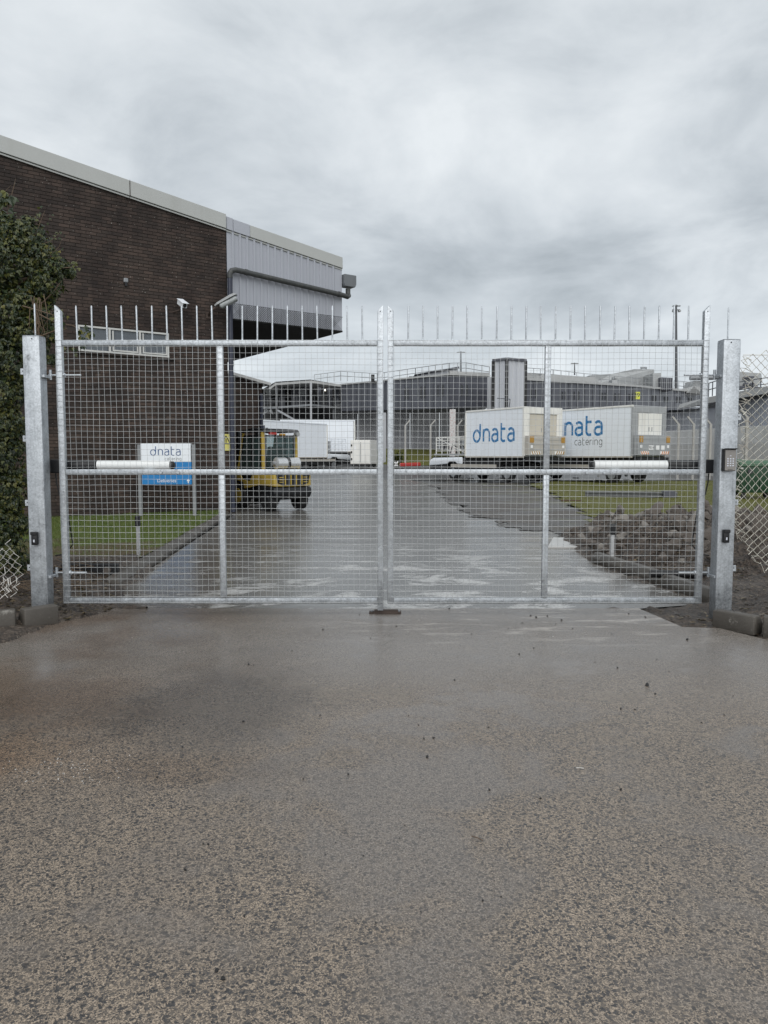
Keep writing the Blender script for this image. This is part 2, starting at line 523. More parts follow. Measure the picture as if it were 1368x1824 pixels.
M['moss'] = leaf_mat('mossy_grass_blade', (0.060, 0.072, 0.016), (0.115, 0.120, 0.028), (0.17, 0.155, 0.050))
M['dryleaf'] = leaf_mat('dry_debris', (0.035, 0.026, 0.018), (0.085, 0.06, 0.04), (0.20, 0.16, 0.10))


# ---- grounds
def ground_mat(kind):
    m, t, b = new_mat('ground_' + kind)
    geo = t.n('ShaderNodeNewGeometry')
    v = geo.outputs['Position']
    px, py, pz = t.sep(v)[:3]
    if kind == 'apron':
        wob = t.vm('SCALE', t.vm('SUBTRACT', t.noise(v, 45, 3, col=True), (0.5, 0.5, 0.5)), 0.022)
        vv = t.vm('ADD', v, wob)
        va = t.vor(vv, 80); vb = t.vor(t.vm('ADD', vv, (3.3, 1.7, 0)), 160)
        ca, cb = t.sep(va.outputs['Color']), t.sep(vb.outputs['Color'])
        sa = t.m('MULTIPLY', t.step(t.m('ADD', va.outputs['Distance'], t.m('MULTIPLY', ca[1], 0.22)), 0.50, 0.62, 1.0, 0.0), t.step(ca[0], 0.14, 0.20))
        sb = t.m('MULTIPLY', t.step(t.m('ADD', vb.outputs['Distance'], t.m('MULTIPLY', cb[1], 0.2)), 0.46, 0.62, 1.0, 0.0), t.step(cb[0], 0.40, 0.46))
        vc = t.vor(t.vm('ADD', vv, (1.1, 6.7, 0)), 330); cc = t.sep(vc.outputs['Color'])
        sc3 = t.m('MULTIPLY', t.m('MULTIPLY', t.step(vc.outputs['Distance'], 0.42, 0.60, 1.0, 0.0), t.step(cc[0], 0.40, 0.46)), 0.85)
        stones = t.m('MAXIMUM', t.m('MAXIMUM', sa, sb), sc3)
        scol = t.ramp(t.m('ADD', t.m('MULTIPLY', ca[2], 0.6), t.m('MULTIPLY', cb[2], 0.4)), [(0.1, (0.030, 0.032, 0.036)), (0.5, (0.064, 0.063, 0.065)), (0.9, (0.14, 0.125, 0.108))])
        scol = t.mix(t.step(t.noise(v, 240, 4, 0.75), 0.4, 0.75, 0.0, 0.4), scol, t.mix(1.0, scol, (1.9, 1.8, 1.7), 'MULTIPLY'))
        matrix = t.mix(t.step(t.noise(v, 170, 5, 0.75), 0.3, 0.7), (0.105, 0.088, 0.072), (0.56, 0.475, 0.38))
        big = t.noise(v, 0.55, 5, 0.6, 0.5)
        mid = t.noise(t.vm('ADD', v, (5, 3, 1)), 1.6, 6, 0.65, 0.4)
        # worn, less exposed towards the gate
        smoothf = t.m('MULTIPLY', t.step(t.m('ADD', py, t.m('MULTIPLY', big, 2.2)), 4.3, 6.4), 0.8)
        film = t.step(t.m('ADD', mid, t.m('MULTIPLY', big, 0.35)), 0.62, 0.82)
        stones = t.m('MULTIPLY', stones, t.m('SUBTRACT', 1.0, t.m('MULTIPLY', smoothf, 0.5)))
        stones = t.m('MULTIPLY', stones, t.m('SUBTRACT', 1.0, t.m('MULTIPLY', film, 0.3)))
        paste = t.mix(t.step(t.noise(v, 150, 4, 0.75), 0.36, 0.64), (0.062, 0.058, 0.056), (0.37, 0.358, 0.345))
        matrix = t.mix(t.m('MAXIMUM', smoothf, t.m('MULTIPLY', film, 0.6)), matrix, paste)
        c = t.mix(stones, matrix, scol)
        # darker damp patches, brown silt on the left, rust, pale laitance by the gate on the right
        c = t.mix(t.step(mid, 0.40, 0.66, 0.0, 0.38), c, t.mix(1.0, c, (0.50, 0.50, 0.53), 'MULTIPLY'))
        siltm = t.m('MULTIPLY', t.step(px, -0.3, -2.4), t.step(t.noise(t.vm('ADD', v, (1, 8, 0)), 1.1, 6, 0.65), 0.38, 0.62))
        siltm = t.m('MULTIPLY', siltm, t.step(py, 2.2, 3.4))
        c = t.mix(t.m('MULTIPLY', siltm, 0.6), c, t.mix(1.0, c, (0.66, 0.50, 0.385), 'MULTIPLY'))
        def spot(x, y, rx, ry, soft=0.5):
            e = t.vm('MULTIPLY', t.vm('SUBTRACT', v, (x, y, 0)), (1 / rx, 1 / ry, 0))
            dist = t.m('ADD', t.vm('LENGTH', e), t.m('MULTIPLY', t.m('SUBTRACT', t.noise(v, 3.5, 5, 0.65), 0.5), 1.3))
            return t.step(dist, 1.0 - soft, 1.0 + soft, 1.0, 0.0)
        rust = spot(-1.78, 3.35, 0.30, 0.25)
        c = t.mix(t.m('MULTIPLY', rust, 0.4), c, t.mix(1.0, c, (0.95, 0.70, 0.48), 'MULTIPLY'))
        dk = spot(-0.95, 4.05, 0.55, 0.60)
        c = t.mix(t.m('MULTIPLY', dk, 0.62), c, t.mix(1.0, c, (0.40, 0.42, 0.46), 'MULTIPLY'))
        dk2 = spot(-0.85, 3.2, 0.35, 0.16)
        c = t.mix(t.m('MULTIPLY', dk2, 0.4), c, t.mix(1.0, c, (0.55, 0.47, 0.40), 'MULTIPLY'))
        dk3 = spot(-1.9, 3.9, 0.6, 0.5)
        c = t.mix(t.m('MULTIPLY', dk3, 0.5), c, t.mix(1.0, c, (0.48, 0.42, 0.38), 'MULTIPLY'))
        lw = t.vm('MULTIPLY', v, (0.6, 2.2, 1))
        lait = t.m('MULTIPLY', t.step(t.noise(lw, 2.6, 7, 0.7, 0.4), 0.50, 0.66), t.m('MULTIPLY', t.step(py, 5.0, 6.3), t.step(px, -0.9, 0.6)))
        c = t.mix(t.m('MULTIPLY', lait, 0.7), c, (0.50, 0.49, 0.47))
        sc = t.vor(t.vm('ADD', v, t.vm('SCALE', t.noise(v, 20, 3, col=True), 0.06)), 9)
        fleck = t.m('MULTIPLY', t.step(sc.outputs['Distance'], 0.05, 0.09, 1.0, 0.0), t.step(t.sep(sc.outputs['Color'])[0], 0.62, 0.66))
        c = t.mix(t.m('MULTIPLY', fleck, 0.8), c, (0.03, 0.028, 0.027))
        c = t.mix(1.0, c, (1.0, 0.945, 0.89), 'MULTIPLY')
        t.put(b.inputs['Base Color'], c)
        rg = t.m('ADD', t.m('MULTIPLY', t.noise(v, 2.2, 6, 0.65), 0.40), 0.10)
        rg = t.m('SUBTRACT', rg, t.m('MULTIPLY', film, 0.12))
        rg = t.m('SUBTRACT', rg, t.m('MULTIPLY', smoothf, 0.10), clamp=True)
        t.put(b.inputs['Roughness'], t.m('MAXIMUM', rg, 0.09))
        h = t.m('ADD', t.m('MULTIPLY', stones, 0.5), t.m('MULTIPLY', t.noise(v, 160, 4, 0.7), 0.7))
        h = t.m('MULTIPLY', h, t.m('SUBTRACT', 1.0, t.m('MULTIPLY', t.m('MAXIMUM', smoothf, film), 0.74)))
        t.put(b.inputs['Normal'], t.bump(h, 0.55, 0.006))
    elif kind == 'drive':
        sv = t.vm('MULTIPLY', v, (0.85, 1.25, 1))
        a = t.noise(sv, 0.55, 6, 0.62, 0.6)
        bb = t.noise(t.vm('ADD', sv, (4, 7, 0)), 1.7, 7, 0.68, 0.4)
        fine = t.noise(v, 45, 5, 0.7)
        c = t.mix(a, (0.10, 0.095, 0.088), (0.22, 0.213, 0.20))
        c = t.mix(t.m('MULTIPLY', fine, 0.7), c, t.mix(1.0, c, (0.6, 0.6, 0.6), 'MULTIPLY'))
        # pale scoured patches near the gate
        near = t.step(py, 13.5, 7.5)
        lait = t.m('MULTIPLY', t.step(t.m('ADD', bb, t.m('MULTIPLY', t.m('MINIMUM', t.m('ADD', px, 1.4), 1.6), 0.018)), 0.52, 0.635), near)
        c = t.mix(t.m('MULTIPLY', t.m('MULTIPLY', lait, 0.95), t.step(fine, 0.36, 0.58, 0.30, 1.0)), c, (0.60, 0.595, 0.58))
        # brown mud tracked along the left-hand and right-hand sides
        mudn = t.noise(t.vm('ADD', v, (2, 5, 0)), 0.9, 6, 0.65)
        side = t.m('MAXIMUM', t.step(px, -0.8, -2.6), t.step(px, 1.7, 3.0))
        mud = t.m('MULTIPLY', t.m('MULTIPLY', side, t.step(py, 15.0, 9.0)), t.step(mudn, 0.36, 0.60))
        c = t.mix(t.m('MULTIPLY', mud, 0.65), c, (0.085, 0.066, 0.050))
        band = t.m('MULTIPLY', t.step(t.noise(t.vm('MULTIPLY', v, (0.12, 1.3, 1)), 1.0, 5, 0.6), 0.50, 0.66), t.step(py, 9.0, 15.0))
        c = t.mix(t.m('MULTIPLY', band, 0.75), c, (0.045, 0.042, 0.040))
        t.put(b.inputs['Base Color'], c)
        rg = t.m('ADD', t.m('MULTIPLY', bb, 0.55), 0.04)
        rg = t.m('ADD', rg, t.m('MULTIPLY', band, 0.30))
        rg = t.m('ADD', rg, t.m('MULTIPLY', lait, 0.14))
        t.put(b.inputs['Roughness'], t.m('MAXIMUM', t.m('MULTIPLY', rg, 0.72), 0.08))
        b.inputs['Specular IOR Level'].default_value = 0.45
        hh = t.m('ADD', t.m('MULTIPLY', fine, 0.3), t.m('MULTIPLY', t.noise(sv, 6, 5, 0.65), 0.8))
        t.put(b.inputs['Normal'], t.bump(hh, 0.22, 0.010))
    elif kind == 'yard':
        a = t.noise(v, 0.12, 6, 0.62, 0.4)
        fine = t.noise(v, 18, 5, 0.7)
        c = t.mix(a, (0.060, 0.060, 0.060), (0.125, 0.124, 0.12))
        c = t.mix(t.m('MULTIPLY', fine, 0.5), c, (0.05, 0.05, 0.05))
        t.put(b.inputs['Base Color'], c)
        t.put(b.inputs['Roughness'], t.m('ADD', t.m('MULTIPLY', t.noise(v, 0.35, 5, 0.6), 0.4), 0.14))
        t.put(b.inputs['Normal'], t.bump(fine, 0.3, 0.01))
    elif kind == 'gravel':
        a = t.noise(v, 0.7, 6, 0.65, 0.3)
        vo = t.vor(v, 24)
        g = t.sep(vo.outputs['Color'])[0]
        b.inputs['Specular IOR Level'].default_value = 0.3
        c = t.mix(g, (0.020, 0.018, 0.017), (0.095, 0.086, 0.078))
        c = t.mix(t.step(a, 0.42, 0.6), c, t.mix(g, (0.035, 0.028, 0.022), (0.09, 0.075, 0.06)))
        mossy = t.m('MULTIPLY', t.step(t.noise(t.vm('ADD', v, (3, 1, 0)), 0.9, 6, 0.68), 0.50, 0.62), t.step(px, 3.0, 5.0))
        c = t.mix(t.m('MULTIPLY', mossy, 0.7), c, (0.085, 0.09, 0.025))
        t.put(b.inputs['Base Color'], c)
        t.put(b.inputs['Roughness'], t.m('ADD', t.m('MULTIPLY', a, 0.5), 0.22))
        t.put(b.inputs['Normal'], t.bump(vo.outputs['Distance'], 0.6, 0.02))
    elif kind == 'soil':
        a = t.noise(v, 1.6, 6, 0.65, 0.3)
        vo = t.vor(t.vm('ADD', v, t.vm('SCALE', t.noise(v, 12, 3, col=True), 0.06)), 38)
        g = t.sep(vo.outputs['Color'])[0]
        c = t.mix(g, (0.028, 0.022, 0.018), (0.125, 0.098, 0.076))
        c = t.mix(t.step(a, 0.40, 0.62), c, t.mix(1.0, c, (0.55, 0.5, 0.46), 'MULTIPLY'))
        fl = t.m('MULTIPLY', t.step(vo.outputs['Distance'], 0.12, 0.2, 1.0, 0.0), t.step(g, 0.86, 0.9))
        c = t.mix(fl, c, (0.28, 0.25, 0.2))
        t.put(b.inputs['Base Color'], c)
        t.put(b.inputs['Roughness'], t.m('ADD', t.m('MULTIPLY', a, 0.4), 0.4))
        t.put(b.inputs['Normal'], t.bump(t.m('ADD', vo.outputs['Distance'], t.noise(v, 60, 4)), 0.8, 0.02))
    elif kind in ('lawn', 'moss'):
        a = t.noise(v, 1.1, 6, 0.65, 0.2)
        g = t.noise(v, 28, 5, 0.7)
        if kind == 'lawn':
            c = t.mix(g, (0.038, 0.058, 0.014), (0.13, 0.155, 0.04))
            bare = t.m('ADD', t.step(py, 13.0, 9.6, 0.0, 0.34), a)
            c = t.mix(t.step(bare, 0.60, 0.80), c, t.mix(g, (0.05, 0.04, 0.025), (0.15, 0.12, 0.075)))
        else:
            c = t.mix(g, (0.055, 0.062, 0.016), (0.16, 0.155, 0.04))
            c = t.mix(t.step(a, 0.56, 0.70), c, t.mix(g, (0.05, 0.045, 0.035), (0.13, 0.115, 0.085)))
        t.put(b.inputs['Base Color'], c)
        b.inputs['Roughness'].default_value = 0.8
        b.inputs['Specular IOR Level'].default_value = 0.2
        t.put(b.inputs['Normal'], t.bump(g, 0.8, 0.03))
    elif kind == 'kerb':
        a = t.noise(v, 3.0, 6, 0.65)
        c = t.mix(a, (0.045, 0.039, 0.033), (0.145, 0.13, 0.112))
        c = t.mix(t.step(t.noise(v, 9, 6, 0.72), 0.58, 0.70), c, (0.26, 0.245, 0.22))
        c = t.mix(t.m('MULTIPLY', t.noise(v, 80, 4, 0.7), 0.6), c, t.mix(1.0, c, (0.5, 0.5, 0.5), 'MULTIPLY'))
        t.put(b.inputs['Base Color'], c)
        t.put(b.inputs['Roughness'], t.m('ADD', t.m('MULTIPLY', a, 0.5), 0.3))
        t.put(b.inputs['Normal'], t.bump(t.noise(v, 50, 5, 0.7), 0.5, 0.01))
    return m
for k in ('apron', 'drive', 'yard', 'gravel', 'soil', 'lawn', 'moss', 'kerb'):
    M[k] = ground_mat(k)


# ================================================================== GROUND
def sheet(name, poly, z, m):
    mb = MB()
    mb.add([(x, y, z) for x, y in poly], [tuple(range(len(poly)))])
    o = mb.build(name, m, recalc=False)
    if o.data.polygons[0].normal.z < 0:
        o.data.flip_normals()
    o['kind'] = 'structure'
    return o

sheet('ground', [(-500, -60), (500, -60), (500, 900), (-500, 900)], -0.060, M['yard'])
APRON = [(-2.45, 6.72), (-2.62, 6.35), (-2.76, 6.12), (-2.86, 5.30), (-6.5, 4.5), (-6.5, -5), (6.5, -5), (6.5, 4.3), (2.95, 5.42), (2.70, 5.93), (2.42, 5.97), (2.32, 6.72)]
sheet('concrete_apron', APRON, 0.0, M['apron'])
DRIVE = [(-2.45, 6.735), (2.32, 6.735), (3.02, 6.95), (2.72, 9.75), (2.95, 12.0), (3.35, 14.0), (2.60, 16.6), (2.14, 18.8), (2.5, 39), (-2, 70), (-30, 70), (-30, 40), (-9.0, 31), (-3.9, 18.75), (-3.60, 17.8), (-2.78, 7.75)]
sheet('driveway', DRIVE, -0.006, M['drive'])
# pale slab left of the rubble
slab = MB(); a_, b_, c_, d_ = G(975, 976), G(1042, 976), G(1046, 960), G(985, 959)
slab.prism([a_ + Vector((0, 0, -.03)), b_ + Vector((0, 0, -.03)), c_ + Vector((0, 0, -.03)), d_ + Vector((0, 0, -.03))], (0, 0, 0.05))
so = slab.build('concrete_slab', simple('pale_slab', (0.46, 0.455, 0.44), 0.35, 0, 0.1, 3, bump=0.2), bevel=0.008)
so['kind'] = 'structure'

def rough_patch(name, poly, cell, zfun, m, kind='structure'):
    xs = [p[0] for p in poly]; ys = [p[1] for p in poly]
    nx = int((max(xs) - min(xs)) / cell) + 2; ny = int((max(ys) - min(ys)) / cell) + 2
    idx = {}; vs = []; fs = []
    def vid(i, j):
        if (i, j) not in idx:
            x = min(xs) + i * cell; y = min(ys) + j * cell
            idx[(i, j)] = len(vs); vs.append((x, y, zfun(x, y)))
        return idx[(i, j)]
    for i in range(nx):
        for j in range(ny):
            if in_poly(min(xs) + (i + .5) * cell, min(ys) + (j + .5) * cell, poly):
                fs.append((vid(i, j), vid(i + 1, j), vid(i + 1, j + 1), vid(i, j + 1)))
    mb = MB(); mb.v, mb.f = vs, fs
    o = mb.build(name, m, recalc=False, smooth=60)
    o['kind'] = kind
    return o

def nz(x, y, s, seed=0.0):
    return noise.noise(Vector((x * s, y * s, seed)))

GRAVEL = [(2.75, 12.0), (3.10, 14.0), (2.35, 16.6), (1.95, 18.8), (2.05, 24), (2.35, 39), (7.2, 40), (6.4, 30), (5.2, 20), (4.5, 15.6), (4.6, 11.5)]
def gravel_z(x, y):
    return 0.004 + 0.012 * abs(nz(x, y, 2.1, 4)) + 0.006 * nz(x, y, 7, 1)
_ip = in_poly
def ragged(x, y, poly):
    w1 = 0.55 * nz(x, y, 0.55, 2) + 0.28 * nz(x, y, 1.9, 6) + 0.10 * nz(x, y, 6, 9)
    return _ip(x + w1, y + 2.2 * w1, poly)
in_poly = ragged
rough_patch('gravel_verge', GRAVEL, 0.09, gravel_z, M['gravel'])
in_poly = _ip

SOIL_L = [(-9, 9.1), (-3.2, 9.6), (-2.93, 8.0), (-2.5, 6.80), (-2.44, 6.55), (-2.62, 6.30), (-2.76, 6.08), (-2.86, 5.28), (-6.6, 4.5), (-9, 5)]
def soil_l(x, y):
    h = 0.012 + 0.03 * nz(x, y, 3) + 0.018 * nz(x, y, 11, 2) + 0.01 * nz(x, y, 31, 5)
    e = max(0.0, min(1.0, (-2.75 - x) / 0.5))
    return h + 0.10 * e * (1 if y > 6.2 else max(0, (y - 5.4) / .8))
def tuck(f):
    def g_(x, y):
        z = f(x, y)
        return min(z, -0.03) if in_poly(x, y, APRON_IN) or in_poly(x, y, DRIVE_IN) else z
    return g_
def shrink(poly, d_):
    n = len(poly); out = []
    ar = sum(poly[i][0] * poly[(i + 1) % n][1] - poly[(i + 1) % n][0] * poly[i][1] for i in range(n))
    sg_ = 1 if ar > 0 else -1
    for i in range(n):
        a, b2, c = Vector(poly[i - 1]), Vector(poly[i]), Vector(poly[(i + 1) % n])
        e1, e2 = (b2 - a).normalized(), (c - b2).normalized()
        nn = (Vector((-e1.y, e1.x)) + Vector((-e2.y, e2.x)))
        if nn.length > 1e-6: nn.normalize()
        out.append(tuple(b2 + nn * d_ * sg_))
    return out
APRON_IN, DRIVE_IN = shrink(APRON, .05), shrink(DRIVE, .05)
SOIL_L = [(-9, 9.1), (-3.2, 9.6), (-2.75, 9.0), (-2.60, 7.9), (-2.2, 6.9), (-2.1, 6.3), (-2.4, 5.9), (-2.6, 5.2), (-6.6, 4.3), (-9, 5)]
rough_patch('soil_bank', SOIL_L, 0.04, tuck(soil_l), M['soil'])

SOIL_R = [(2.80, 10.3), (3.20, 6.75), (2.34, 6.70), (2.44, 5.98), (2.72, 5.94), (2.97, 5.44), (6.6, 4.3), (9, 6), (9.5, 13.5), (8.2, 14.8), (5.0, 15.2), (3.5, 13.6), (3.0, 12.2)]
def soil_r(x, y):
    h = -0.02 + 0.03 * nz(x, y, 3, 7) + 0.02 * nz(x, y, 10, 1) + 0.012 * nz(x, y, 29, 5)
    sx = max(0.0, min(1.0, (x - 2.85) / 0.7))
    bx = math.exp(-((y - 11.2) / 1.7) ** 2) * 0.36 * sx
    bx += math.exp(-(((x - 5.8) / 1.6) ** 2 + ((y - 8.2) / 1.6) ** 2)) * 0.30
    bx += 0.10 * sx * max(0.0, min(1.0, (y - 7.2) / 1.5)) * max(0.0, min(1.0, (11.5 - y) / 1.5))
    e = max(0.0, min(1.0, (x - 2.95) / 0.5))
    return h + bx * (1 + 0.8 * nz(x, y, 4, 3)) + 0.07 * e
SOIL_R = [(2.5, 10.3), (2.9, 7.2), (2.0, 6.9), (2.1, 6.2), (2.3, 5.8), (2.60, 5.75), (2.75, 5.25), (6.6, 4.1), (9, 6), (9.5, 13.5), (8.2, 14.8), (5.0, 15.2), (3.3, 13.6), (2.8, 12.2)]
rough_patch('rubble_ground', SOIL_R, 0.045, tuck(soil_r), M['soil'])

LAWN = [(-3.12, 9.3), (-3.78, 17.6), (-3.98, 18.45), (-11, 13.6), (-11, 8.6), (-4.2, 8.9)]
def lawn_z(x, y):
    return 0.075 + 0.02 * nz(x, y, 1.2) + 0.012 * nz(x, y, 6, 2)
rough_patch('lawn', LAWN, 0.12, lawn_z, M['lawn'])
MOSS = [(4.4, 15.3), (8, 14.5), (14, 14), (28, 22), (30, 44), (10, 44), (7.4, 38), (6.6, 30), (5.2, 20)]
rough_patch('grass_field', MOSS, 0.35, lambda x, y: 0.0 + 0.04 * nz(x, y, 0.5) + 0.02 * nz(x, y, 2, 4), M['moss'])

def blades(name, poly, n, zfun, hmin, hmax, wd, m, dens=None, seed=1):
    rs = random.Random(seed)
    xs = [p[0] for p in poly]; ys = [p[1] for p in poly]
    out = []
    k = 0
    while k < n:
        x = rs.uniform(min(xs), max(xs)); y = rs.uniform(min(ys), max(ys))
        if not in_poly(x, y, poly) or (dens and rs.random() > dens(x, y)):
            k += 0.25
            continue
        z = zfun(x, y) - 0.005
        a = rs.uniform(0, 6.283); h = rs.uniform(hmin, hmax); le = rs.uniform(0.1, 0.8) * h; b2 = rs.uniform(0, 6.283)
        cx, cy = math.cos(a) * wd, math.sin(a) * wd
        out += [(x - cx, y - cy, z), (x + cx, y + cy, z), (x + le * math.cos(b2), y + le * math.sin(b2), z + h)]
        k += 1
    o = fast_mesh(name, np.array(out), None, m)
    return o
g1 = blades('grass', LAWN, 36000, lawn_z, 0.02, 0.065, 0.004, M['grass'],
            lambda x, y: (0.25 + 0.75 * min(1, max(0, (y - 9.5) / 4))) * (0.45 + 0.9 * max(0, nz(x, y, 0.9, 3) + 0.35)), 3)
tag(g1, None, None, kind='stuff')
g2 = blades('mossy_grass', MOSS, 30000, lambda x, y: 0.0 + 0.04 * nz(x, y, 0.5) + 0.02 * nz(x, y, 2, 4), 0.02, 0.07, 0.008, M['moss'],
            lambda x, y: max(0, min(1, 0.55 + 1.2 * nz(x, y, 0.35, 3))), 4)
tag(g2, None, None, kind='stuff')

# dead leaves and scraps on the soil
def debris(name, poly, n, zfun, smin, smax, m, seed):
    rs = random.Random(seed)
    xs = [p[0] for p in poly]; ys = [p[1] for p in poly]
    out = []
    while len(out) < n * 4:
        x = rs.uniform(min(xs), max(xs)); y = rs.uniform(min(ys), max(ys))
        if not in_poly(x, y, poly):
            continue
        z = zfun(x, y) + 0.006
        a = rs.uniform(0, 6.283); s = rs.uniform(smin, smax); el = rs.uniform(0.25, 0.7)
        ux, uy = math.cos(a) * s, math.sin(a) * s
        vx, vy = -math.sin(a) * s * el, math.cos(a) * s * el
        t1, t2 = rs.uniform(0, .6) * s, rs.uniform(0, .6) * s
        out += [(x - ux, y - uy, z), (x + vx, y + vy, z + t1), (x + ux, y + uy, z + t2 * .5), (x - vx, y - vy, z + t2)]
    return fast_mesh(name, np.array(out), None, m, nsides=4)
d1 = debris('leaf_debris', [(-3.5, 9.0), (-2.9, 8.0), (-2.5, 6.8), (-2.44, 6.5), (-2.62, 6.2), (-3.6, 6.1), (-5, 7)], 1500, soil_l, 0.008, 0.03, M['dryleaf'], 5); tag(d1, None, None, kind='stuff')
d2 = debris('leaf_debris', [(2.85, 10.3), (3.2, 6.75), (2.42, 6.6), (2.46, 6.0), (2.75, 5.97), (3.0, 5.6), (6.4, 5.2), (8, 8), (7, 13), (4, 13)], 5200, soil_r, 0.008, 0.035, M['dryleaf'], 6); tag(d2, None, None, kind='stuff')

# ---- kerbs
def kerb(name, pts, wd, h, stone_len, out_sign, z0=-0.03, batter=0.35):
    root = empty(name, (pts[0][0], pts[0][1], 0), kind='structure')
    rs = random.Random(len(name) + int(pts[0][0] * 10))
    for (a, b2) in zip(pts[:-1], pts[1:]):
        a, b2 = Vector((*a, 0)), Vector((*b2, 0))
        L = (b2 - a).length
        n = max(1, round(L / stone_len))
        ax = (b2 - a) / L
        sd = Vector((ax.y, -ax.x, 0)) * out_sign      # away from the road
        for i in range(n):
            p0 = a + ax * (L * i / n + 0.006); p1 = a + ax * (L * (i + 1) / n - 0.006)
            j = rs.uniform(-0.008, 0.008)
            zt = z0 + h + rs.uniform(-0.008, 0.008)
            prof = [(0, z0), (0.0, z0 + (h * 0.55)), (wd * batter, zt), (wd, zt), (wd, z0)]
            mb = MB()
            mb.prism([p0 + sd * (q[0] + j) + Vector((0, 0, q[1])) for q in prof], p1 - p0)
            mb.build('kerb_stone', M['kerb'], root, bevel=0.012, seg=2, smooth=50)
    return root
kerb('kerb', [(-2.80, 7.85), (-3.05, 10.6), (-3.40, 14.6), (-3.66, 17.75)], 0.14, 0.13, 0.92, -1)
kerb('kerb', [(3.06, 6.95), (2.74, 9.85)], 0.14, 0.15, 0.92, 1)
kerb('kerb', [(-2.80, 6.22), (-3.00, 6.02), (-3.62, 5.72), (-4.5, 5.35)], 0.16, 0.17, 0.36, -1, z0=-0.02)
kerb('kerb', [(2.80, 6.14), (3.02, 5.86), (4.4, 5.0)], 0.15, 0.16, 0.5, 1, z0=-0.03)

